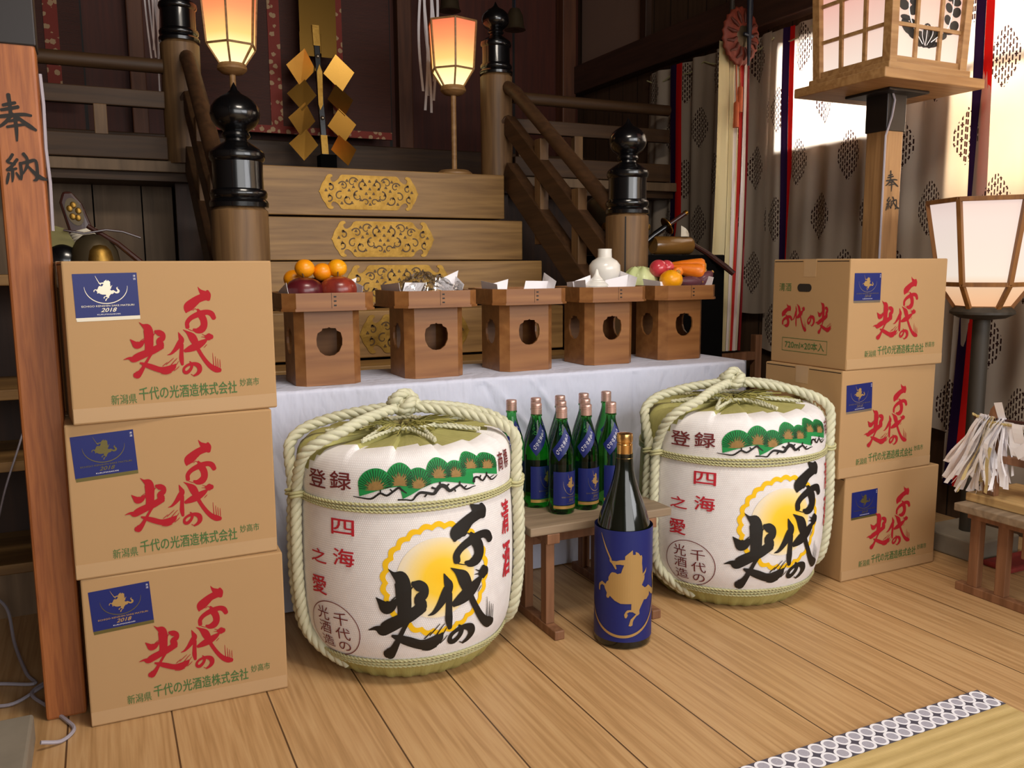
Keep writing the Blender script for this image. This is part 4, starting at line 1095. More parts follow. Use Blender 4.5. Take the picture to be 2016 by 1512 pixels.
def make_carton(label, loc, rz, lab, grp, side_print=False, tilt=0.0, mats=('gold_print', 'silver', 'silver')):
    # loc: front left bottom corner; local x along the front, y into the depth
    t = thing('sake_carton', label, 'cardboard box', loc, rz, grp)
    rnd = random.Random(label)
    b = MB(); b.box(0, BW, 0, BD, 0, BH); b.build('carton', M['card'], t, bevel=.0035)
    b = MB()
    for y0, y1 in ((.006, BD / 2 - .03), (BD / 2 + .03, BD - .006)): b.box(-.0004, .0008, y0, y1, BH - .008, BH - .0055)
    b.build('flap_edge', M['card_in'], t)
    b = MB(); b.box(0, BW, BD / 2 - .026, BD / 2 + .026, BH, BH + .0006); b.box(-.0006, 0, BD / 2 - .026, BD / 2 + .026, BH - .055, BH + .0006); b.build('parcel_tape', M['tape'], t)
    b = MB(); b.box(0.002, BW - .002, -.0005, 0, .004, .034); b.build('bottom_tape', M['tape'], t)
    b = MB(); fn = lambda x, y, o: ((BOXPIX(x, y)[0]) * BW, -.0003 - o, BOXPIX(x, y)[1] * BH)
    strokes(b, SEN + DAI + NO + HIK, fn)
    b.build('brush_lettering', M['red_ink'], t)
    b = MB(); fx = lambda x, z, o=0: (x, -.0008 - o, z)
    put_text(b, '新潟県', .075, .125, .037, .058, fx); put_text(b, '千代の光酒造株式会社', .130, .335, .042, .070, fx, .006); put_text(b, '妙高市', .342, .385, .056, .074, fx)
    b.build('green_lettering', M['green_ink'], t)
    if side_print:
        fy = lambda y, z, o=0: (-.0008 - o, BD - y, z)       # y runs from the far edge to the near edge
        b = MB()
        def grp_(sts, x0, x1, yt, yb, u0, u1, v0, v1):
            strokes(b, sts, lambda x, y, o: fy(u0 + (u1 - u0) * (x - x0) / (x1 - x0), v1 + (v0 - v1) * (y - yt) / (yb - yt), o))
        grp_(SEN, 1100, 1415, 225, 660, .045, .095, .118, .195); grp_(DAI, 950, 1475, 625, 1025, .095, .158, .108, .195)
        grp_(NO, 1095, 1280, 915, 1060, .160, .192, .127, .165); grp_(HIK, 530, 1060, 558, 1080, .195, .262, .106, .205)
        b.build('side_brush_lettering', M['red_ink'], t)
        b = MB(); put_text(b, '清酒', .030, .085, .236, .262, fy)
        put_text(b, '720ml×20本入', .065, .235, .050, .076, fy, .006)
        for x0, x1, z0, z1 in ((.052, .247, .041, .0425), (.052, .247, .083, .0845), (.052, .0535, .041, .0845), (.2455, .247, .041, .0845)):
            b.add([fy(x0, z0), fy(x1, z0), fy(x1, z1), fy(x0, z1)], [(0, 1, 2, 3)])
        b.build('side_green_lettering', M['green_ink'], t)
        b = MB(); hx, hz, hw, hr = .142, .248, .030, .0125; P = []
        for k in range(13): a = -PI / 2 + PI * k / 12; P.append((hx + hw - hr + hr * math.cos(a), hz + hr * math.sin(a)))
        for k in range(13): a = PI / 2 + PI * k / 12; P.append((hx - hw + hr + hr * math.cos(a), hz + hr * math.sin(a)))
        b.prism(P, -.0008, .0012, lambda x, y, tt: (tt - .0002, BD - x, y)); b.build('hand_hole', M['card_in'], t)
    lx, lz, lt, s = lab
    make_label(t, lx, lz, .122 * s, .090 * s, lt, 0, *[M[m] for m in mats])
    if tilt: t.rotation_euler = (0, tilt, rz)
    return t
GL, GR = 'left stack of sake cartons', 'right stack of sake cartons'
make_carton('bottom brown carton of the left stack, with a gold rider on its blue label', (-.078, 1.986, .0006), R(-1.2), (.018, .218, R(3), 1.0), GL, mats=('gold_print', 'dull_gold', 'gold_foil'))
make_carton('middle brown carton of the left stack, its blue label showing a dull dark rider', (-.0855, 1.982, .339), R(1.2), (.014, .222, R(3), 1.0), GL, mats=('dull_gold', 'dull_gold', 'dull_gold'))
make_carton('topmost brown carton of the left stack, turned slightly, with a silver rider on its label', (-.067, 1.965, .6776), R(5.5), (.020, .222, R(1), 1.0), GL, mats=('silver', 'silver', 'silver'))
make_carton('bottom brown carton of the right stack, half hidden by the right barrel', (2.056, 1.890, .0006), R(0), (.032, .205, R(1), .92), GR, mats=('dull_gold', 'dull_gold', 'dull_gold'))
make_carton('middle brown carton of the right stack, behind the right barrel', (2.018, 1.885, .3392), R(1.5), (.022, .210, R(2), .92), GR)
make_carton('topmost brown carton of the right stack, with printed side and hand hole showing', (2.030, 1.885, .6778), R(0), (.018, .212, R(0), .92), GR, side_print=True)

# ------------------------------------------------------------------ straw-wrapped barrels
BP = [(0.0, .200), (.006, .212), (.02, .226), (.045, .243), (.062, .250), (.085, .262), (.12, .272), (.18, .279), (.25, .2815), (.34, .2810), (.42, .2785), (.445, .2755), (.455, .2755), (.48, .2780), (.52, .2765), (.543, .2725), (.558, .265), (.569, .252), (.575, .236)]
def brad(z):
    for (z0, r0), (z1, r1) in zip(BP, BP[1:]):
        if z <= z1: return r0 + (r1 - r0) * max(0, (z - z0)) / (z1 - z0)
    return BP[-1][1]
RS = .283
def on_barrel(s, z, off=.002):
    th = s / RS; r = brad(z) + off; return (r * math.sin(th), -r * math.cos(th), z)
PX = [(20, -.217), (85, -.204), (280, -.164), (450, -.133), (620, -.103), (880, -.057), (1120, -.012), (1340, .031), (1550, .078), (1760, .133), (1880, .173)]
PZ = [(85, .613), (620, .615), (1120, .610), (1550, .6), (1880, .582)]
def pine_at(x, y, off):
    s = np.interp(x, [p[0] for p in PX], [p[1] for p in PX]); z = np.interp(x, [p[0] for p in PZ], [p[1] for p in PZ]) - .000187 * y
    return on_barrel(float(s), float(z) - .004, off)
LOBES = [(300, 580, 222), (612, 480, 180), (860, 520, 168), (1122, 400, 160), (1345, 400, 134), (1540, 300, 132), (1752, 290, 132)]
def pine_outline():
    up = []
    x = 92
    for x in np.arange(84, 1884, 12.0):
        ys = [cy - math.sqrt(max(0, r * r - (x - cx) ** 2)) for cx, cy, r in LOBES if abs(x - cx) < r]
        if ys: up.append((float(x), float(min(ys))))
    low = [(1876, 445), (1740, 430), (1600, 430), (1562, 440), (1575, 580), (1400, 550), (1200, 530), (1050, 550), (900, 610), (760, 690), (650, 745), (625, 640), (580, 590), (480, 600), (300, 642), (98, 710)]
    return up, low
BRANCH = [[(20, 715, 5), (120, 728, 8), (235, 738, 12), (300, 700, 12), (360, 665, 13), (440, 695, 14), (520, 650, 13), (600, 600, 14), (625, 620, 14), (700, 668, 6)],
          [(590, 755, 11), (700, 755, 9), (775, 758, 11), (820, 705, 13), (880, 662, 17), (960, 668, 18), (1050, 682, 20), (1090, 635, 24), (1140, 585, 26), (1200, 592, 26), (1255, 648, 20), (1320, 615, 15), (1390, 578, 13), (1430, 610, 12), (1475, 636, 11), (1585, 596, 5)],
          [(1568, 545, 15), (1578, 495, 13), (1622, 482, 13), (1680, 526, 11), (1735, 456, 10), (1770, 485, 10), (1805, 512, 9), (1882, 454, 4)],
          [(1030, 604, 15), (1078, 622, 12)], [(1132, 540, 11), (1140, 590, 12)], [(1245, 565, 11), (1205, 600, 11)], [(1387, 535, 9), (1390, 580, 9)], [(1332, 655, 9), (1318, 618, 9)], [(936, 714, 10), (966, 676, 9)], [(360, 630, 10), (362, 668, 10)], [(490, 620, 9), (515, 648, 9)], [(1655, 458, 8), (1640, 496, 9)], [(1736, 418, 9), (1736, 456, 9)], [(1470, 590, 8), (1440, 615, 8)], [(1830, 452, 4), (1785, 480, 7)]]

def make_barrel():
    t = thing('sake_barrel', '', 'sake barrel', (0, 0, 0), 0, 'straw-wrapped sake barrels')
    # body: matting with pleated, folded-in top
    SEG = 240; prof = [(r, z) for z, r in BP] + [(.225, .5775), (.215, .5785), (.19, .580), (.16, .581), (.12, .582), (.08, .584), (.05, .587), (.02, .589), (.001, .589)]
    def pleat(r, z, a):
        th = math.degrees(a); k = 0
        if z > .553 and r > .06:
            f = (a * 15 / (2 * PI)) % 1.0; w = min(1, (z - .553) / .02) * (1 if r < .23 else .6)
            k = (.012 * (f - .5) if f < .93 else .012 * (.43 - (f - .93) / .07 * .93)) * w
        if z < .05: k2 = .0035 * (1 if math.sin(a * 31) > .2 else -.6) * (1 - z / .05); r += k2
        return r, z + k
    b = MB(); n = len(prof); cols = SEG + 1
    for j in range(cols):
        a = 2 * PI * j / SEG
        for i, (r, z) in enumerate(prof):
            rr, zz = pleat(r, z, a); b.v.append((rr * math.sin(a), -rr * math.cos(a), zz)); arc = z if i < len(BP) else .575 + (.236 - r)
            b.uv[len(b.v) - 1] = (a * .28, arc)
    for j in range(SEG):
        am = (j + .5) / SEG * 360; am = am - 360 if am > 180 else am
        for i in range(n - 1):
            rm = (prof[i][0] + prof[i + 1][0]) / 2; zm = (prof[i][1] + prof[i + 1][1]) / 2
            f = ((j + .5) / SEG * 15) % 1.0
            white = -92 + 24 * max(0, min(1, (zm - .46) / .10)) < am < 82 and zm > .05 + .008 * math.sin(am * .21) and (zm < .575 or rm > .204 + .012 * (f - .5) + .004 * math.sin(am * .09))
            b.f.append((j * n + i, (j + 1) * n + i, (j + 1) * n + i + 1, j * n + i + 1)); b.mi.append(0 if white else 1)
    b.build('straw_matting', [M['komo_white'], M['komo_olive']], t, 50)
    # printed sun and scalloped ring
    cx, cz = -.020, .276
    b = MB(); nr, na = 10, 60; vs = []; uv = []; fs = []
    for i in range(nr + 1):
        for k in range(na):
            a = 2 * PI * k / na; r = .098 * i / nr; vs.append(on_barrel(cx + r * math.cos(a), cz + r * math.sin(a), .0012)); uv.append((i / nr * math.cos(a), i / nr * math.sin(a)))
    for i in range(nr):
        for k in range(na): l = (k + 1) % na; fs.append((i * na + k, i * na + l, (i + 1) * na + l, (i + 1) * na + k))
    b.add(vs, fs, 0, uv); b.build('sun_disc', M['sun'], t)
    b = MB(); N = 288; vs = []; fs = []
    for k in range(N):
        a = 2 * PI * k / N; sc = abs(math.sin(a * 13)); ro = .134 + .007 * sc; ri = .120 + .0075 * sc
        for r in (ri, (ri + ro) / 2, ro): vs.append(on_barrel(cx + .004 + r * math.cos(a), cz - .004 + r * math.sin(a), .0014))
    for k in range(N):
        l = (k + 1) % N
        for i in (0, 1): fs.append((k * 3 + i, l * 3 + i, l * 3 + i + 1, k * 3 + i + 1))
    b.add(vs, fs); b.build('sun_ring', M['yellow'], t)
    # pine emblem
    up, low = pine_outline(); pe = MB(); put(pe, fill(up + low, step=25, ystep=22), lambda x, y: pine_at(x, y, .0016)); pine = pe.build('pine_emblem', M['pine'], t)
    def low_y(x):
        L = sorted(low, key=lambda p: p[0]); return float(np.interp(x, [p[0] for p in L], [p[1] for p in L]))
    b = MB(); b2 = MB(); rn = random.Random(9); q = 0
    for cx_, cy_, r in LOBES:
        oy = min(cy_ + .50 * r, low_y(cx_) - 20)
        def reach(an):
            dx, dy = math.cos(an), math.sin(an); h = oy - cy_; return -dy * h + math.sqrt(max(0, (dy * h) ** 2 - h * h + r * r))
        for k in range(64):
            an = R(176 + 188 * k / 63 + rn.uniform(-2, 2)); tr_ = reach(an); r1 = tr_ * rn.uniform(.34, .66); q += 1
            pt = lambda s: (cx_ + r1 * s * math.cos(an), min(oy + r1 * s * math.sin(an), low_y(cx_ + r1 * s * math.cos(an)) - 14))
            put(b, ribbon([pt(.03) + (8,), pt(.5) + (6,), pt(1.0) + (2,)], 3, 1, False), lambda x, y: pine_at(x, y, .0020 + 1e-6 * q))
        for k in range(21):
            an = R(184 + 172 * k / 20); tr_ = reach(an); r0, r1 = (.42, .97) if k % 2 else (.56, .92)
            P = [(cx_ + tr_ * s * math.cos(an), min(oy + tr_ * s * math.sin(an), low_y(cx_ + tr_ * s * math.cos(an)) - 12)) for s in (r0, r1)]
            put(b2, ribbon([P[0] + (3.2,), P[1] + (3.2,)], 3, 1, False), lambda x, y: pine_at(x, y, .0029))
    b.build('pine_bark_print', M['pine_brown'], pine)
    b = b2
    strokes(b, BRANCH, lambda x, y, o: pine_at(x, y, .0024 + o), 3)
    b.build('pine_branches', M['black_ink'], pine)
    # lettering
    b = MB()
    def grp_(sts, x0, x1, yt, yb, s0, s1, z0, z1):
        strokes(b, [[(x, y, w * 1.12) for x, y, w in st] for st in sts], lambda x, y, o: on_barrel(s0 + (s1 - s0) * (x - x0) / (x1 - x0), z1 + (z0 - z1) * (y - yt) / (yb - yt), .0030 + o), 5, 4)
    grp_(SEN, 1100, 1415, 225, 660, .012, .140, .288, .448); grp_(DAI, 950, 1475, 625, 1025, -.045, .155, .112, .296)
    grp_(NO, 1095, 1280, 915, 1060, .006, .082, .093, .150); grp_(HIK, 530, 1060, 558, 1080, -.188, .002, .078, .306)
    b.build('brush_lettering', M['black_ink'], t)
    ft = lambda s, z, o=0: on_barrel(s, z, .0026 + o)
    b = MB(); put_text(b, '登', -.362, -.296, .485, .527, ft, .012, 0.0, 9); put_text(b, '録', -.283, -.222, .488, .530, ft, .012, 0.0, 9); b.build('registry_lettering', M['maroon_ink'], t); b = MB(); put_text(b, '商', .180, .206, .500, .546, ft, .012, 0.0, 9); put_text(b, '標', .213, .240, .500, .546, ft, .012, 0.0, 9)
    b.build('trademark_lettering', M['maroon_ink'], t); b = MB()
    # brewer's round seal
    for tx, s0, s1, z0, z1 in (('千', -.287, -.243, .152, .186), ('代', -.286, -.240, .116, .147), ('の', -.283, -.245, .084, .109), ('光', -.344, -.302, .157, .192), ('酒', -.344, -.300, .122, .153), ('造', -.342, -.298, .086, .117)): put_text(b, tx, s0, s1, z0, z1, ft, 0.0, 0.0, 7)
    vs = []; fs = []; N = 72
    for k in range(N):
        a = 2 * PI * k / N
        for r in (-.0011, .0011): vs.append(ft(-.293 + (.080 + r) * math.cos(a), .138 + (.070 + r) * math.sin(a)))
    for k in range(N): l = (k + 1) % N; fs.append((2 * k, 2 * l, 2 * l + 1, 2 * k + 1))
    b.add(vs, fs); b.build('round_seal', M['maroon_ink'], t)
    for col in ((('四', -.281, -.217, .380, .417), ('海', -.277, -.218, .305, .346)), (('之', -.357, -.300, .300, .334), ('愛', -.358, -.303, .222, .267)), (('清', .188, .232, .335, .420), ('酒', .190, .236, .222, .312))):
        for tx, s0, s1, z0, z1 in col:
            b = MB(); put_text(b, tx, s0, s1, z0, z1, ft, .014, 0.0, 9); b.build('red_lettering', M['crimson_ink'], t)
    # thick carrying ropes: two on each side, drawn to a knot over the lid
    RR = .0142
    def side(th, sg, tt):
        a = R(th); P = []; at_ = R(tt)
        for z, ex in ((.012, -.008), (.05, .0), (.10, .005), (.20, .006), (.34, .006), (.45, .006), (.52, .007), (.556, .012)):
            sh = R(26) * max(0, (.09 - z) / .09) ** 1.3 if z < .09 else 0
            sh += (at_ - a) * max(0, (z - .45) / .106) ** 1.5 * .55
            r = brad(z) + ex + RR * .75; P.append((r * math.sin(a + sh), -r * math.cos(a + sh), z + .012))
        for r, z in ((.258, .594), (.215, .610), (.15, .626), (.075, .637), (.03, .640)): aa = a + (at_ - a) * (1.0 if r < .25 else .8); P.append((r * math.sin(aa), -r * math.cos(aa), z))
        return P
    for th, sg, tt in ((-83, -1, -62), (-90.5, -1, -104), (57, 1, 62), (64.5, 1, 96)):
        b = rope(MB(), side(th, sg, tt), RR * (1.0 if sg < 0 else 1.02), .070, 3, 8, .009); b.build('thick_rope', M['rope'], t, 80)
    K = []
    for k in range(13):
        a = 2 * PI * k / 12; K.append((.0115 * (math.sin(a) + 2 * math.sin(2 * a)), .011 * (math.cos(a) - 2 * math.cos(2 * a)), .648 + .012 * -math.sin(3 * a)))
    K2 = [(.030 * math.cos(a), .010 * math.sin(2 * a),   .653 + .022 * math.sin(a)) for a in np.linspace(0, 2 * PI, 13)]
    b = rope(MB(), K, .0150, .06, 3, 8, .009); rope(b, K2, .0150, .06, 3, 8, .009); b.build('rope_knot', M['rope'], t, 80)
    # thin cord bands round the body, with a tie on each rope
    for zc, nm in ((.450, 3), (.060, 3)):
        b = MB()
        for q in range(nm):
            z = zc - .0075 + .0075 * q; r = brad(z) + .0042
            P = [((r + (.001 if math.sin(6 * a) > 0 else 0)) * math.sin(a), -r * math.cos(a), z + .0015 * math.sin(3 * a + q)) for a in np.linspace(0, 2 * PI, 73)]
            rope(b, P, .0044, .022, 2, 5, .006, smoothsub=2)
        b.build('cord_band', M['thin_rope'], t, 80)
    for th in (-83, -90.5, 57, 64.5):
        b = MB(); a = R(th); r = brad(.45) + .006 + RR * .75; c = Vector((r * math.sin(a), -r * math.cos(a), .453)); rad = Vector((math.sin(a), -math.cos(a), 0)); tan = Vector((math.cos(a), math.sin(a), 0))
        for dz in (-.006, .002): b.tube([c + rad * (RR * 1.16 * math.cos(x)) + tan * (RR * 1.16 * math.sin(x)) + Vector((0, 0, dz + .005 * math.sin(x))) for x in np.linspace(0, 2 * PI, 17)[:-1]], .0042, 6, closed=True)
        b.build('cord_tie', M['thin_rope'], t, 80)
    # star of thin cord and straw ends on the lid
    b = MB()
    for k in range(7):
        a0 = 2 * PI * k / 7 + .05; a1 = a0 + 2 * PI / 14; a2 = a0 + 2 * PI / 7
        P = [(.20 * math.sin(a0), -.20 * math.cos(a0), .588), (.075 * math.sin(a1), -.075 * math.cos(a1), .598), (.20 * math.sin(a2), -.20 * math.cos(a2), .588)]
        rope(b, P, .0062, .026, 2, 6, .008)
    P = [(.085 * math.sin(a), -.085 * math.cos(a), .599) for a in np.linspace(0, 2 * PI, 25)]; rope(b, P, .0062, .026, 2, 6, .008)
    b.build('lid_cord', M['rope'], t, 80)
    b = MB(); rnd = random.Random(2)
    for k in range(90):
        a = rnd.uniform(-2.4, 2.2); l = rnd.uniform(.05, .11); r0 = rnd.uniform(.01, .05); a2 = a + rnd.uniform(-.25, .25); e = rnd.uniform(0, 1)
        p = Vector((r0 * math.sin(a), -r0 * math.cos(a), .594)); q = Vector(((r0 + l) * math.sin(a2), -(r0 + l) * math.cos(a2), .592 + .022 * e * e)); b.tube([p, p.lerp(q, .5) + Vector((0, 0, .008)), q], .0016, 4)
    b.build('straw_ends', M['straw'], t)
    return t
br0 = make_barrel()
br0.location = (.692, 2.092, 0); br0.rotation_euler = (0, 0, R(0)); br0['label'] = 'straw-wrapped sake barrel with black brush writing, nearest the left stack of cartons'
dup(br0, (1.745, 2.062, 0), R(-4), 'straw-wrapped sake barrel with black brush writing, in front of the right stack of cartons')

# ------------------------------------------------------------------ bottles
def on_cyl(s, z, r, off, face=0.0): th = s / r + face; return ((r + off) * math.sin(th), -(r + off) * math.cos(th), z)
def make_bottle():
    t = thing('sake_bottle', '', 'sake bottle', (0, 0, 0), 0, 'green sake bottles on the wooden bench')
    pr = [(.001, .004), (.02, .002), (.033, 0), (.0365, .004), (.0375, .012), (.0375, .158), (.0365, .172), (.0325, .19), (.026, .212), (.0195, .232), (.0155, .246), (.0142, .255), (.0142, .262), (.0165, .264), (.0165, .268), (.0145, .270), (.0145, .272), (.001, .272)]
    MB().lathe(pr, seg=40).build('bottle_body', M['green_glass'], t, 40)
    MB().lathe([(.0148, .2695), (.0158, .2695), (.0158, .284), (.0152, .2845), (.0152, .2862), (.0158, .2867), (.0158, .290), (.0152, .2905), (.0152, .2922), (.0158, .2927), (.0158, .2975), (.0145, .300), (.001, .300)], seg=28).build('screw_cap', M['cap_pink'], t, 30)
    r = .0375; W = .104
    lab = MB().sheet(24, 1, lambda u, v: on_cyl(-W / 2 + W * u, .027 + .095 * v, r, .0005)).build('front_label', M['label_blue'], t, 60)
    MB().sheet(24, 1, lambda u, v: on_cyl(-W / 2 + W * u, .0165 + .0085 * v, r, .0005)).build('gold_strip', M['gold_foil'], lab, 60)
    f = lambda u, v, o=0: on_cyl((u - .5) * W * .62, .028 + .094 * v, r, .0010 + o)
    b = MB(); emblem(b, lambda x, y, o: f(*LBLH(*LBLX(x, y)), o), 40); b.build('rider_emblem', M['gold_print'], lab)
    P = []; n = 30
    b = MB(); vs = []; fs = []
    for i in range(n + 1):
        a = PI * i / n; hw = .002 + .010 * math.sin(a); c_, s_ = math.cos(a), math.sin(a); vs += [f(.5 + (.36 - hw) * c_, .72 - (.42 - hw) * s_), f(.5 + (.36 + hw) * c_, .72 - (.42 + hw) * s_)]
    for i in range(n): fs.append((2 * i, 2 * i + 1, 2 * i + 3, 2 * i + 2))
    b.add(vs, fs); put_text(b, 'ECHIGO KENSHIN SAKE MATSURI', .08, .92, .215, .255, f, .006); put_text(b, '2018', .38, .64, .10, .18, f, .02, .3); put_text(b, 'KURUMAGAKARI', .3, .7, .03, .06, f)
    b.build('label_lettering', M['silver'], lab)
    # sash label slanting across the shoulder
    def sh_r(z): return float(np.interp(z, [p[1] for p in pr[4:12]], [p[0] for p in pr[4:12]]))
    def sash(u, v, off=.0009):
        z = .168 + .062 * u + .0; th = (-1.25 + 1.35 * u) + (v - .5) * .62; zz = z - .030 * (v - .5)
        rr = sh_r(zz) + off; return (rr * math.sin(th), -rr * math.cos(th), zz)
    sl = MB().sheet(18, 8, lambda u, v: sash(u, v)).build('shoulder_label', M['label_blue'], t, 60)
    b = MB(); 
    for i, ch in enumerate('くるまがかり'): put_text(b, ch, .34, .66, .10 + .14 * (5 - i), .10 + .14 * (5 - i) + .105, lambda x, y, o=0: sash(y, x, .0014 + o), .01)
    b.build('shoulder_lettering', M['white_ink'], sl)
    return t
SEATZ = .310
bo = make_bottle()
ROWS = [[(1.141, 2.060), (1.224, 2.066), (1.306, 2.066)], [(1.108, 2.150), (1.190, 2.152), (1.273, 2.156)], [(1.071, 2.238), (1.153, 2.240), (1.238, 2.245), (1.325, 2.252), (1.408, 2.255)]]
ORD = ['first', 'second', 'third', 'fourth', 'fifth']; RN = ['front row', 'middle row', 'back row']
first = True
for ri, row in enumerate(ROWS):
    for k, (x, y) in enumerate(row):
        lab = 'green sake bottle on the bench, %s from the left in its %s' % (ORD[k] if ri == 2 or k < 2 else 'last', RN[ri])
        rz = R(20 + random.uniform(-7, 9))
        if first: bo.location = (x, y, SEATZ + .0005); bo.rotation_euler = (0, 0, rz); bo['label'] = lab; first = False
        else: dup(bo, (x, y, SEATZ + .0005), rz, lab)

g = thing('large_sake_bottle', 'large dark sake bottle with gold cap and big gold rider, on the floor between barrels', 'sake bottle', (1.215, 1.853, .0005), R(-33))
gp = [(.001, .010), (.03, .006), (.066, 0), (.0735, .004), (.0755, .012), (.0755, .285), (.0738, .305), (.068, .33), (.060, .358), (.050, .385), (.039, .415), (.030, .445), (.0248, .470), (.0225, .495), (.0222, .512), (.001, .514)]
MB().lathe(gp, seg=56).build('bottle_body', M['dark_glass'], g, 40)
MB().lathe([(.0228, .500), (.0218, .502), (.0212, .515), (.0212, .536), (.0198, .5375), (.0198, .541), (.0215, .543), (.0222, .556), (.0205, .564), (.012, .5665), (.001, .567)], seg=36).build('gold_cap', M['cap_gold'], g, 30)
GR_ = .0770
wrap = MB().sheet(60, 2, lambda u, v: on_cyl((-2.35 + 4.7 * u) * GR_, .022 + .300 * v, GR_, .0)); wrap = wrap.build('paper_label', M['label_blue'], g, 60)
def gl(x, y, o=0): return on_cyl((x - 470) / 882 * .182 * 1.05 - .002, .318 - y / 1512 * .3275 * 1.0 + .008, GR_, .0010 + o)
b = MB(); emblem(b, gl, 30); b.build('rider_emblem', M['gold_print'], wrap)
b = MB(); vs = []; fs = []; n = 60
for i in range(n + 1):
    a = R(4 + 172 * i / n); hw = 4 + 13 * math.sin(a); c_, s_ = math.cos(a), math.sin(a)
    vs += [gl(470 + (520 - hw) * c_, 760 + (570 - hw) * s_), gl(470 + (520 + hw) * c_, 760 + (570 + hw) * s_)]
for i in range(n): fs.append((2 * i, 2 * i + 1, 2 * i + 3, 2 * i + 2))
b.add(vs, fs); b.build('crescent', M['gold_print'], wrap)

# ------------------------------------------------------------------ benches
def make_bench(label, loc, rz, L, D, H):
    t = thing('wooden_bench', label, 'bench', loc, rz, 'small wooden display benches')
    MB().box(0, L, 0, D, H - .024, H).build('seat', M['old_wood'], t, bevel=.003)
    for x in (.055, L - .085):
        MB().box(x, x + .03, -.035, D + .02, 0, .026).build('foot_rail', M['bench_wood'], t, bevel=.003)
        for y in (.02, D * .36, D * .68, D - .05): MB().box(x + .002, x + .028, y, y + .032, .026, H - .05).build('leg', M['bench_wood'], t, bevel=.002)
        MB().box(x - .004, x + .034, .0, D - .01, H - .052, H - .024).build('top_rail', M['bench_wood'], t, bevel=.002)
    MB().box(.06, L - .06, D * .55, D * .55 + .016, H - .13, H - .05).build('stretcher', M['bench_wood'], t, bevel=.002)
    return t
make_bench('weathered wooden bench under the green bottles between the two barrels', (.988, 1.952, 0), 0, .455, .41, SEATZ)
make_bench('wooden bench with spindle legs at the right edge of the photo', (2.275, 1.245, 0), 0, .55, .43, .288)

# ------------------------------------------------------------------ lamp posts with dedications
pl = thing('lamp_post', 'tall orange-brown square post with black brush writing left of the cartons', 'post', (-.129, 2.10, 0), 0, 'square lamp posts with brush writing')
pb = MB().box(-.040, .042, -.04, .04, 0, 1.46).build('post', M['pillar_wood'], pl, bevel=.006)
b = MB(); dedication(b, lambda x, y, o: (-.040 + (x + 4) / 2.907 * .00098, -.0412 - o, 1.452 - (y - 265) / 2.907 * .00104)); b.build('brush_lettering', M['brush_ink'], pl)
MB().box(-.043, .045, -.043, .043, 1.45, 2.95).build('iron_sleeve', M['black_metal'], pl, bevel=.003)
MB().sphere((-.018, -.043, 1.52), .004, 8, 5).build('screw', M['silver'], pl)
MB().tube([(.047, -.02, 1.40), (.049, -.02, 1.34), (.047, -.02, 1.25), (.05, -.018, 1.18), (.048, -.02, 1.08)], .0035, 6).build('cable', M['cable'], pl)

PRX, PRY = 2.606, 2.292
pr_ = thing('lamp_post', 'square lamp post behind the right cartons carrying a boxy paper lantern', 'lamp post', (PRX, PRY, 0), 0, 'square lamp posts with brush writing')
MB().box(-.044, .044, -.044, .044, 0, 1.48).build('post', M['post_wood'], pr_, bevel=.005)
b = MB(); dedication(b, lambda x, y, o: (-.036 + x / 2.907 * .00090, -.0452 - o, 1.327 - (y - 560) / 2.907 * .00082)); b.build('brush_lettering', M['brush_ink'], pr_)
MB().box(-.048, .048, -.048, .048, 1.470, 1.607).box(-.10, .10, -.10, .10, 1.597, 1.607).build('iron_sleeve', M['black_metal'], pr_, bevel=.003)
MB().tube([(-.03, -.052, 1.600), (-.022, -.056, 1.575), (-.03, -.054, 1.52), (-.052, -.05, 1.45), (-.050, -.048, 1.2), (-.050, -.048, .95)], .004, 6).build('cable', M['cable'], pr_)
MB().box(-.245, .245, -.205, .205, 1.607, 1.640).box(-.20, .20, -.18, .18, 1.640, 1.668).build('lantern_base', M['lamp_wood'], pr_, bevel=.003)
LX, LY, LZ0, LZ1 = .172, .155, 1.668, 2.16
def flare(z): return 1 + .09 * (z - LZ0) / (LZ1 - LZ0)
b = MB()
for sx in (-1, 1):
    for sy in (-1, 1):
        p = Vector((sx * LX, sy * LY, LZ0)); q = Vector((sx * LX * 1.09, sy * LY * 1.09, LZ1)); b.bar(p, q, .034, .034, (0, 1, 0))
for sy in (-1, 1): b.bar((-LX, sy * LY, LZ0 + .012), (LX, sy * LY, LZ0 + .012), .022, .024); b.bar((-LX * 1.09, sy * LY * 1.09, LZ1), (LX * 1.09, sy * LY * 1.09, LZ1), .03, .03)
for sx in (-1, 1): b.bar((sx * LX, -LY, LZ0 + .012), (sx * LX, LY, LZ0 + .012), .022, .024); b.bar((sx * LX * 1.09, -LY * 1.09, LZ1), (sx * LX * 1.09, LY * 1.09, LZ1), .03, .03)
b.build('lantern_frame', M['lamp_wood'], pr_, bevel=.002)
for nm, ax, s_ in (('front', 0, -1), ('left', 1, -1), ('back', 0, 1), ('right', 1, 1)):
    b = MB()
    for k in (-1, 1):
        for z0, z1 in ((LZ0, LZ1),):
            w = (LX if ax == 0 else LY) / 3 * k; d0 = (LY if ax == 0 else LX); p = (w, s_ * d0, z0) if ax == 0 else (s_ * d0, w, z0)
            q = (w * 1.09, s_ * d0 * 1.09, z1) if ax == 0 else (s_ * d0 * 1.09, w * 1.09, z1); b.bar(p, q, .014, .014, (0, 1, 0) if ax == 0 else (1, 0, 0))
    for z in (1.795, 1.92, 2.045):
        f_ = flare(z); d0 = (LY if ax == 0 else LX) * f_; w = (LX if ax == 0 else LY) * f_
        b.bar((-w, s_ * d0, z), (w, s_ * d0, z), .012, .012) if ax == 0 else b.bar((s_ * d0, -w, z), (s_ * d0, w, z), .012, .012)
    b.build('lattice', M['lamp_wood'], pr_)
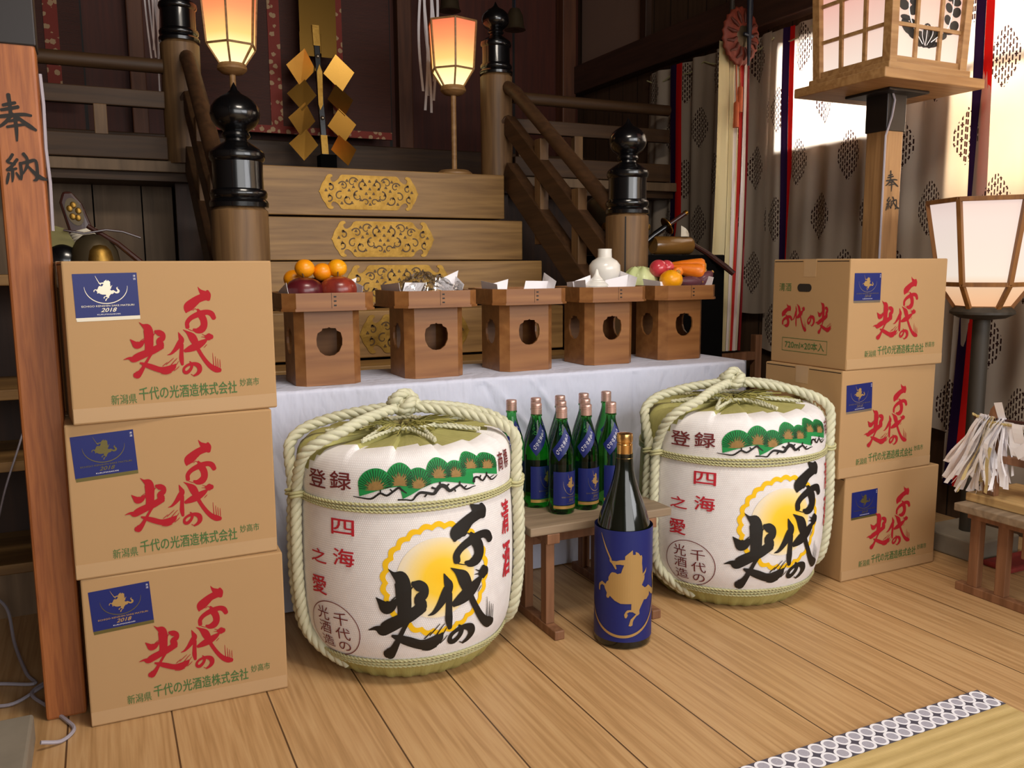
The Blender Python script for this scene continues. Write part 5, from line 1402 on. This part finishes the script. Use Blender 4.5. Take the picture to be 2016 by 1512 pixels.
M['lamp_paper'] = lantern_paper('lamp_paper', [(0, '#fff0e2'), (.3, '#f8d4c6'), (.7, '#ee9f98'), (1, '#e58a86')], 0.62, 2.16, 1.668)
def lp(f, s_, ax):
    k = .985
    return [(-LX * k, s_ * LY * k, LZ0), (LX * k, s_ * LY * k, LZ0), (LX * 1.09 * k, s_ * LY * 1.09 * k, LZ1), (-LX * 1.09 * k, s_ * LY * 1.09 * k, LZ1)] if ax == 0 else [(s_ * LX * k, -LY * k, LZ0), (s_ * LX * k, LY * k, LZ0), (s_ * LX * 1.09 * k, LY * 1.09 * k, LZ1), (s_ * LX * 1.09 * k, -LY * 1.09 * k, LZ1)]
for ax, s_ in ((0, -1), (1, -1), (0, 1), (1, 1)):
    MB().add(lp(0, s_, ax), [(0, 1, 2, 3)]).build('paper_pane', M['lamp_paper'], pr_)
MB().box(-LX * 1.12, LX * 1.12, -LY * 1.12, LY * 1.12, LZ1 + .015, LZ1 + .03).add([(-.27, -.25, LZ1 + .03), (.27, -.25, LZ1 + .03), (.27, .25, LZ1 + .03), (-.27, .25, LZ1 + .03), (-.05, -.05, LZ1 + .15), (.05, -.05, LZ1 + .15), (.05, .05, LZ1 + .15), (-.05, .05, LZ1 + .15)], [(3, 2, 1, 0), (4, 5, 6, 7), (0, 1, 5, 4), (1, 2, 6, 5), (2, 3, 7, 6), (3, 0, 4, 7)]).build('lantern_roof', M['lamp_wood'], pr_)
# leaf crest on the front panes
def crest(parent):
    def at(x, y, off): return (-LX + (x - 230) / 850 * 2 * LX * flare(1.75), -LY * flare(1.735 + (650 - y) * .000255) * .985 - off, 1.735 + (650 - y) * .000245)
    LV = [(645, 500, 58, 145, 0), (590, 560, 40, 100, -18), (705, 560, 40, 100, 18), (722, 610, 62, 34, -20), (572, 610, 40, 48, 20), (745, 450, 62, 80, 30), (470, 500, 42, 70, -30),
          (400, 420, 46, 95, -25), (470, 380, 34, 60, -10), (385, 310, 55, 34, 10), (352, 150, 50, 62, -15), (466, 195, 44, 66, 15), (462, 70, 44, 60, 10), (352, 10, 48, 60, -10), (465, -60, 46, 58, 10), (352, -120, 48, 60, -15), (455, -190, 46, 58, 10), (365, -260, 48, 60, -15), (440, -320, 46, 58, 10),
          (965, 320, 46, 66, 15), (880, 250, 36, 60, -10), (900, 420, 52, 26, -5), (982, 135, 44, 64, 15), (885, 90, 36, 60, -15), (970, 0, 50, 50, 15), (880, -60, 36, 60, -15), (975, -140, 44, 64, 15), (885, -190, 36, 60, -15), (965, -270, 44, 64, 15), (890, -320, 36, 60, -15), (820, 480, 60, 46, -30)]
    b = MB()
    for cx, cy, rx, ry, ro in LV:
        P = []; rx *= 1.3; ry *= 1.22
        for k in range(16):
            a = 2 * PI * k / 16; x, y = rx * math.cos(a) * .9, ry * math.sin(a) * .93; c_, s_ = math.cos(R(ro)), math.sin(R(ro)); P.append((cx + x * c_ - y * s_, cy + x * s_ + y * c_))
        put(b, (([np.array(p) for p in P]), [tuple(range(16))]), lambda x, y: at(x, y, .0012))
    b.build('leaf_crest', M['black_ink'], parent)
    b = MB()
    for st in ([(410, -300, 5), (405, -100, 5), (408, 120, 5), (425, 260, 6), (480, 420, 6), (600, 620, 5)], [(930, -300, 5), (935, -100, 5), (930, 120, 5), (905, 300, 6), (860, 400, 6), (700, 580, 5)], [(645, 365, 4), (640, 500, 4), (632, 640, 3)], [(598, 365, 4), (588, 500, 4), (625, 630, 3)], [(690, 365, 4), (712, 470, 4), (650, 630, 3)]):
        put(b, ribbon(st, 4, 1), lambda x, y: at(x, y, .0018))
    b.build('crest_veins', M['white_paper'], parent)
crest(pr_)

PAPER_B = lantern_paper('pale_lantern_paper', [(0, '#f6b888'), (.2, '#fbcfa6'), (.32, '#fff2e4'), (.8, '#fbeae2'), (1, '#f6ddd6')], 0.58, 1.215, .84)  # daylight from the window behind is put into this paper's emission
hex_lantern('standing_lantern', 'large pale paper lantern on a dark pole at the right edge behind the bench', (2.70, 1.93, 0), rt=.185, rm=.135, rb=.082, zt=1.205, zm=.930, zb=.850, zc=.81, rc=.10, pole_r=.027, base_r=.0, base_h=.07, rot=8, paper=PAPER_B, wd=.015, woodm=M['bonbori_wood'], grp=None)
del bpy.data.objects['standing_lantern.002']['label']
lb = bpy.data.objects['standing_lantern.002']; tag(lb, 'large pale paper lantern on a dark pole at the right edge behind the bench', 'lantern')
MB().box(-.115, .115, -.115, .115, 0, .07).build('base', M['stone'], lb, bevel=.006)
for ch in lb.children:
    if ch.name.startswith(('pole', 'cup')): ch.data.materials[0] = M['grey_wood']

# ------------------------------------------------------------------ crest-printed curtains along the right wall
def curtain(y0, y1, z0, z1, x, label, ribbons, ph, amp=.014, skew=0.0):
    t = thing('crest_curtain', label, 'curtain', (x, 0, 0), 0, 'crest-printed curtains along the right wall')
    def f(u, v):
        yy = y0 + (y1 - y0) * u; zb = z0 + skew * u; zz = zb + (z1 - zb) * v
        d = amp * (.35 + .65 * (v ** .7 if True else 1)) * (math.sin(yy * 34 + ph) + .5 * math.sin(yy * 61 + ph * 2 + 2 * v)) + .010 * math.sin(yy * 11 + 3 * (1 - v) + ph) * (1 - v)
        return (d, yy, zz + .004 * math.sin(yy * 20 + ph) * (1 - v))
    MB().sheet(int(110 * (y1 - y0)) + 8, 40, f, 0, lambda u, v: (y0 + (y1 - y0) * u, f(u, v)[2])).build('fabric', M['curtain'], t, 80)
    for yc, wd, cols in ribbons:
        n = len(cols)
        for i, cn in enumerate(cols):
            ya = yc - wd / 2 + wd * i / n; yb = ya + wd / n
            def g(u, v, ya=ya, yb=yb):
                yy = ya + (yb - ya) * u; zb = z0 - .015; zz = zb + (z1 - zb) * v; uu = (yy - y0) / (y1 - y0)
                base = min(f(max(0, min(1, uu)), v)[0], amp * .8) - .004 - .006 * math.sin(5 * v + ya); sway = .018 * math.sin(4.2 * (1 - v) + yc) * (1 - v)
                return (base, yy + sway, zz)
            MB().sheet(3, 40, g).build(('red_ribbon' if cn == 'ribbon_red' else 'navy_ribbon'), M[cn], t, 80)
    b = MB(); b.tube([(0, y0 + (y1 - y0) * k / 24, z1 - .03 - .035 * abs(math.sin(PI * k / 24 * 4))) for k in range(25)], .004, 6); b.build('hanging_cord', M['thin_rope'], t)
    return t
NR = ('ribbon_red', 'ribbon_navy'); RNV = ('ribbon_navy', 'ribbon_red')
curtain(3.26, 4.30, .76, 2.09, 2.945, 'greyish crest-printed curtain farthest back, beside the balcony railing', [(4.0, .09, ('ribbon_red', 'ribbon_navy')), (3.47, .05, ('ribbon_red',))], 0.3, .016)
curtain(2.24, 3.30, .34, 2.09, 2.962, 'crest-printed curtain in front of the bright window behind the lamp post', [(3.17, .062, NR)], 1.1, .011, .25)
curtain(.85, 2.225, .16, 2.30, 2.945, 'crest-printed curtain glowing with daylight at the right edge of the photo', [(2.17, .085, ('ribbon_red', 'ribbon_navy'))], 2.0, .010)

# ------------------------------------------------------------------ silk banners with mirror bag (right, behind the trays)
m_ = thing('silk_banner_stand', 'tall stand hung with red and pale silk bands and a round red bag', 'banner stand', (2.72, 3.30, 0))
MB().box(-.075, -.035, -.02, .02, 0, .655).box(.195, .235, -.02, .02, 0, .655).build('leg', M['bench_wood'], m_, bevel=.003)
MB().box(-.035, .195, -.018, .018, .53, .572).build('crossbar', M['bench_wood'], m_, bevel=.003)
MB().box(-.09, .25, -.11, .11, 0, .03).build('foot', M['bench_wood'], m_, bevel=.003)
MB().tube([(.03, .03, .55), (.03, .03, 2.6)], .012, 10).build('pole', M['grey_wood'], m_, 40)
bands = [('silk_yellow', -.105, -.03), ('silk_yellow', -.03, .002), ('silk_pale', .002, .022), ('silk_yellow', .022, .036), ('silk_red', .036, .052), ('silk_pale', .052, .068), ('silk_white', .068, .082), ('silk_purple', .082, .094)]
for i, (mm, xa, xb) in enumerate(bands):
    b = MB()
    def f(u, v, xa=xa, xb=xb, i=i):
        z = .585 + (2.02 - .585) * v; k = 1 - .12 * v; x = (xa + (xb - xa) * u) * k + .02 * (v - .5); return (x, -.022 - .008 * math.sin(7 * u + i + 3 * v) - (.004 * i % .012) - .01 * math.sin(PI * v), z)
    b.sheet(4, 30, f); b.build('silk_band', M[mm], m_, 80)
def bag(d): return 1 + .09 * abs(math.sin(11 * math.atan2(d.z, d.x))) - .04
MB().sphere((.0, -.07, 2.035), .103, 44, 22, (1, .26, 1.22), bag).build('mirror_bag', M['mask_red'], m_, 80)
b = MB()
for k in range(13):
    a = 2 * PI * k / 13; b.tube([(.042 * math.cos(a), -.094, 2.035 + .055 * math.sin(a)), (.068 * math.cos(a + .1), -.099, 2.035 + .085 * math.sin(a + .1)), (.09 * math.cos(a), -.085, 2.035 + .108 * math.sin(a))], [.006, .009, .005], 6)
b.build('bag_pleats', M['mask_dark'], m_, 80)
MB().sphere((.0, -.088, 2.03), .045, 24, 12, (1, .3, 1.3)).build('bag_mouth', M['bronze'], m_, 80)
MB().tube([(.012, -.115, 2.40), (.012, -.115, 2.14), (.010, -.118, 2.02), (.016, -.112, 1.90)], [.016, .014, .010, .006], 10).tube([(-.02, -.118, 2.035), (.03, -.118, 2.025)], .008, 8).build('black_cord_bundle', M['navy_cord'], m_, 60)
for x, z in ((.008, 1.70), (-.012, 1.63)): MB().tube([(x, -.06, 1.93), (x, -.07, z + .12)], .0035, 6).lathe([(.001, z + .12), (.012, z + .11), (.014, z), (.001, z)], (x, -.07, 0), 12).build('tassel', M['tassel'], m_, 60)
s2 = thing('silk_banner', 'grey and white silk band hanging just left of the topmost right carton', 'banner', (2.855, 3.49, 0))
for i, (mm, x) in enumerate((('silk_pale', .02), ('silk_green', -.015))):
    MB().sheet(3, 20, lambda u, v: (x + .035 * u, -.008 * math.sin(4 * u + 3 * v) - .01 * i, .66 + 1.30 * v)).build('silk_band', M[mm], s2, 80)
MB().tube([(.02, .02, 0), (.02, .02, 2.0)], .011, 8).box(-.05, .07, -.06, .06, 0, .025).build('pole', M['grey_wood'], s2)

# ------------------------------------------------------------------ ritual things half hidden behind the stacks
ls = thing('low_cabinet', 'brown shelf unit with pale board edges in shadow behind the left post', 'cabinet', (-.25, 2.95, 0))
MB().box(-.45, .50, .16, .20, 0, .98).box(-.45, -.42, -.2, .16, 0, .98).box(.47, .50, -.2, .16, 0, .98).build('carcass', M['dark_wood'], ls)
for z in (.13, .43, .635, .955): MB().box(-.42, .47, -.2, .16, z, z + .03).build('shelf', M['shelf_wood'], ls, bevel=.003)
MB().box(-.42, .47, -.19, -.17, 0, .13).build('plinth', M['board_pale'], ls)
rs = thing('dark_void_stand', 'added stand coloured black for the shade behind the vegetables and the right newel post', 'stand', (2.30, 3.24, 0))
MB().box(-.27, .26, -.14, .22, 0, 1.045).build('cabinet', M['matte_black'], rs, bevel=.006)  # support added here; its black colour is the shade of the void
d = thing('helmet', 'dark rounded helmet with a gold boss behind the topmost left carton', 'helmet', (-.005, 2.93, .986))
MB().lathe([(.070, 0), (.070, .035), (.064, .07), (.050, .098), (.030, .115), (.001, .12)], seg=36).build('dome', M['bronze'], d, 60)
MB().lathe([(.036, 0), (.036, .03), (.030, .056), (.018, .07), (.001, .074)], (.014, -.052, .012), 24).build('gold_boss', M['gold'], d, 60)
MB().lathe([(.068, -.001), (.082, 0), (.084, .008), (.068, .014)], seg=36).build('brim', M['black_lacquer'], d, 60)
MB().sphere((-.088, .02, .03), .058, 24, 14, (1, .8, 1.1)).build('neck_guard', M['black_lacquer'], d, 60)
q = thing('quiver', 'brown lacquered quiver with a gilt emblem and white cord leaning behind the left stack', 'quiver', (.0, 3.115, .986)); q.rotation_euler = (R(-4), R(-16), 0)
MB().prism([(-.035, 0), (.03, 0), (.034, .12), (.03, .22), (.012, .265), (-.012, .27), (-.032, .24), (-.038, .12)], -.03, .03, lambda x, y, t: (x, t, y)).build('case', M['lacquer_brown'], q, bevel=.008)
b = MB(); b.prism([(-.03 * math.cos(a) * .8, .20 + .045 * math.sin(a)) for a in np.linspace(0, 2 * PI, 20, endpoint=False)], -.033, -.030, lambda x, y, t: (x, t, y)); b.build('gilt_emblem', M['bronze'], q)
b = MB()
for k in range(5):
    a = 2 * PI * k / 5; b.sphere((.012 * math.cos(a), -.034, .20 + .022 * math.sin(a)), .009, 8, 6, (1, .35, 1.2))
b.build('gilt_flower', M['gold'], q, 60)
b = MB()
for k in range(5): b.tube([(.038 * math.cos(a), -.005 + .036 * math.sin(a), .10 + .009 * k) for a in np.linspace(0, 2 * PI, 16, endpoint=False)], .006, 6, closed=True)
b.build('white_cord', M['silk_white'], q, 60)
o = MB().tube([(-.085, 2.90, 1.115), (-.03, 2.90, 1.105), (.03, 2.90, 1.117), (.075, 2.90, 1.112), (.125, 2.90, 1.094)], .0035, 6).build('thin_bow', M['lacquer_brown']); tag(o, 'thin dark curved bow crossing above the helmet on the left', 'bow')
o = MB().tube([(-.02, 2.92, 1.128), (.06, 2.90, 1.075), (.145, 2.87, .995), (.17, 2.86, .97)], [.007, .008, .009, .009], 8).build('dark_staff', M['lacquer_brown']); tag(o, 'dark red staff slanting down behind the topmost left carton', 'staff')
o = MB().sheet(4, 14, lambda u, v: (.005 + .15 * v + .02 * u, 2.935 - .03 * v, 1.115 - .135 * v - .022 * u + .01 * math.sin(v * 5))).build('white_sash', M['silk_white'], None, 60); tag(o, 'white sash trailing under the dark staff on the left', 'sash')
o = MB().prism([(-.05, 0), (.02, .0), (.045, .03), (.02, .075), (-.03, .09), (-.06, .06)], 0, .04, lambda x, y, t: (x - .100, 2.93 + t, 1.045 + y)).build('gilt_ornament', M['dull_gold']); tag(o, 'dull gilt leaf-shaped ornament beside the left post above the cartons', 'ornament')
d2 = thing('helmet', 'greenish brass helmet dome half hidden by the right newel finial', 'helmet', (2.09, 3.30, 1.0465))
MB().lathe([(.15, 0), (.15, .10), (.142, .17), (.118, .235), (.07, .275), (.001, .288)], seg=40).build('dome', M['bronze'], d2, 60)
for a in range(8): MB().sphere((.15 * math.cos(a * .785), .15 * math.sin(a * .785), .12), .018, 8, 6).build('gold_stud', M['gold'], d2, 60)
c2 = thing('lacquer_cylinder', 'amber lacquered cylinder lying to the right of the right newel post', 'cylinder', (2.30, 3.15, 1.0865))
b = MB().lathe([(.001, -.10), (.036, -.10), (.040, -.09), (.040, .09), (.036, .10), (.001, .10)], seg=28); b.v = [(z, x, y) for x, y, z in b.v]; b.build('cylinder_body', M['horn'], c2, 40)
sw = thing('sheathed_sword', 'sword with gold guard and dark hilt resting above the lacquered cylinder', 'sword', (2.262, 3.14, 1.168)); sw.rotation_euler = (0, R(57), R(-12))
MB().lathe([(.001, .002), (.040, .001), (.042, .004), (.040, .007), (.001, .006)], seg=24).build('guard', M['gold_leaf'], sw, 40)
MB().tube([(0, 0, .006), (0, 0, .105)], .0105, 10).build('hilt', M['lacquer_brown'], sw, 40)
MB().lathe([(.001, .118), (.011, .116), (.012, .103), (.001, .102)], seg=12).build('pommel', M['gold_leaf'], sw, 40)
MB().tube([(0, 0, .001), (.0, 0, -.07), (.004, 0, -.11)], .014, 10).build('scabbard', M['black_lacquer'], sw, 40)
o = MB().tube([(2.40, 3.14, 1.095), (2.46, 3.10, 1.05), (2.53, 3.06, .99), (2.56, 3.04, .96)], [.010, .012, .014, .012], 8).build('dark_staff', M['lacquer_brown']); tag(o, 'dark staff slanting down behind the carrots to the right', 'staff')
o = MB().sheet(6, 8, lambda u, v: (2.335 + .05 * u, 3.13 - .01 * math.sin(4 * u), 1.125 + .05 * v * (1 - .7 * u) + .008 * math.sin(6 * v))).build('white_sash', M['silk_white'], None, 60); tag(o, 'small crumpled white cloth beside the sword hilt', 'cloth')

# ------------------------------------------------------------------ wand stand on the right bench
BT = .288
ws = thing('wand_stand', 'wooden stand with upright post and board on the right bench, holding a wand', 'stand', (2.36, 1.62, BT + .0005))
MB().box(-.035, .20, -.34, .055, 0, .026).build('board', M['brown_tray'], ws, bevel=.003)
MB().prism([(-.019, .026), (.019, .026), (.019, .25), (.012, .285), (0, .30), (-.012, .285), (-.019, .25)], -.011, .011, lambda x, y, t: (t, x, y)).build('upright', M['bench_wood'], ws, bevel=.002)
MB().box(-.012, .012, -.26, 0, .13, .152).build('crosspiece', M['bench_wood'], ws, bevel=.002)
wd = thing('paper_wand', 'dark purification wand with a thick bundle of white paper streamers lying across the stand', 'ritual wand', (2.350, 1.585, BT + .257))
MB().tube([(0, .095, -.004), (0, -.30, .010)], .006, 8).build('rod', M['lacquer_brown'], wd, 60)
rope(MB(), [(-.004, .10, .006), (-.009, .03, -.009), (-.009, -.1, -.004), (-.006, -.3, .006)], .005, .02, 2, 5, .006).build('straw_cord', M['raffia'], wd, 60)
rnd = random.Random(11)
for i in range(80):
    y0 = .050 + rnd.uniform(-.05, .03); l = rnd.uniform(.14, .243); w_ = rnd.uniform(.011, .020); dy = rnd.uniform(-.06, .10); dx = rnd.uniform(-.065, .03); ph = rnd.uniform(0, 6); tw = rnd.uniform(-1.4, 1.4)
    def f(u, v, y0=y0, l=l, w_=w_, dy=dy, dx=dx, ph=ph, tw=tw):
        a = tw * v + ph * .2; c = Vector((dx * v ** .6 + .006 * math.sin(8 * v + ph), y0 + dy * v ** 1.1, .008 - l * v + .03 * math.sin(PI * v) * dx * 4)); e = w_ * (u - .5); return c + Vector((e * math.sin(a), e * math.cos(a), .15 * e))
    MB().sheet(1, 10, f).build('paper_strip', M['raffia'] if i % 13 == 0 else M['streamer'], wd)
for pts in ([(0, .02, .0), (-.012, .03, .05), (-.012, .005, .055), (0, -.005, .0)], [(-.02, .075, -.09), (-.02, .11, -.085), (-.02, .10, -.11), (-.02, .07, -.105)]):
    MB().add(pts, [(0, 1, 2, 3)]).build('paper_fold', M['streamer'], wd)
for i in range(9):
    y0 = -.035 - .02 * i; 
    MB().sheet(1, 8, lambda u, v: (-.012 + .01 * math.sin(i * 2 + 3 * v), y0 + .032 * u - .025 * v + .01 * math.sin(i), .0 - (.08 + .012 * (i % 4)) * v)).build('paper_strip', M['streamer'], wd)
for i in range(2):
    MB().add([(-.022, -.045 - .045 * i, -.075 - .045 * i), (-.022, -.10 - .04 * i, -.03 - .045 * i), (-.025, -.115 - .04 * i, -.055 - .045 * i), (-.025, -.065 - .04 * i, -.10 - .045 * i)], [(0, 1, 2, 3)]).build('paper_fold', M['streamer'], wd)
bx = thing('small_wooden_box', 'small pale wooden box tied with cord on the right bench at the photo edge', 'box', (2.41, 1.50, BT + .0265))
MB().box(-.03, .09, -.13, .0, 0, .10).build('box_body', M['brown_tray'], bx, bevel=.003)
MB().tube([(-.032, -.13, .05), (-.032, .002, .05), (.092, .002, .05), (.092, -.132, .05), (-.032, -.132, .05)], .002, 5).build('cord', M['raffia'], bx)
o = MB().box(2.60, 2.92, 1.695, 1.80, .0005, .02).build('red_cushion', plain('red_navy_cloth', '#8a2a24', 0.8, noise=0.5, nscale=20), None, bevel=.008); tag(o, 'red patterned cloth on the floor behind the right bench', 'cloth')

# ------------------------------------------------------------------ mat, floor things on the left
mt = thing('rush_mat', 'yellow rush mat with a grey patterned border in the right foreground', 'mat', (1.792, 1.228, 0))
MB().box(-2.2, 0, -1.6, -.069, .0005, .010).build('rush_body', M['tatami'], mt, bevel=.002)
MB().sheet(60, 2, lambda u, v: (-2.2 + 2.2 * u, -.071 + .071 * v, .0105), 0, lambda u, v: (2.2 * u + .006, .071 * v)).build('patterned_border', M['heri'], mt)
MB().box(-2.2, 0, -.071, 0, .0005, .0100).build('border_edge', M['heri'], mt)
o = MB().box(-.56, -.185, 1.62, 1.985, .0005, .062).build('weathered_block', M['stone'], None, bevel=.006); tag(o, 'grey weathered block at the bottom left corner of the photo', 'block')
o = MB().tube([tuple(p) for p in catmull([(-.33, 2.70, .10), (-.285, 2.62, .075), (-.262, 2.50, .02), (-.225, 2.33, .006), (-.205, 2.26, .006), (-.30, 2.30, .006), (-.33, 2.22, .006), (-.25, 2.17, .006), (-.19, 2.22, .010), (-.155, 2.28, .006), (-.205, 2.20, .012), (-.168, 2.12, .006), (-.128, 2.035, .006), (-.112, 1.985, .006), (-.135, 1.945, .006), (-.172, 1.93, .02)], 8)], .0042, 7).build('power_cable', M['cable']); tag(o, 'grey power cable coiled on the floor at the foot of the left post', 'cable')
o = MB().tube([tuple(p) for p in catmull([(-.30, 2.75, .30), (-.27, 2.70, .40), (-.235, 2.72, .50), (-.215, 2.745, .56)], 6)], .0028, 6).build('thin_cable', M['cable']); tag(o, 'thin cable hanging in front of the shelves left of the post', 'cable')
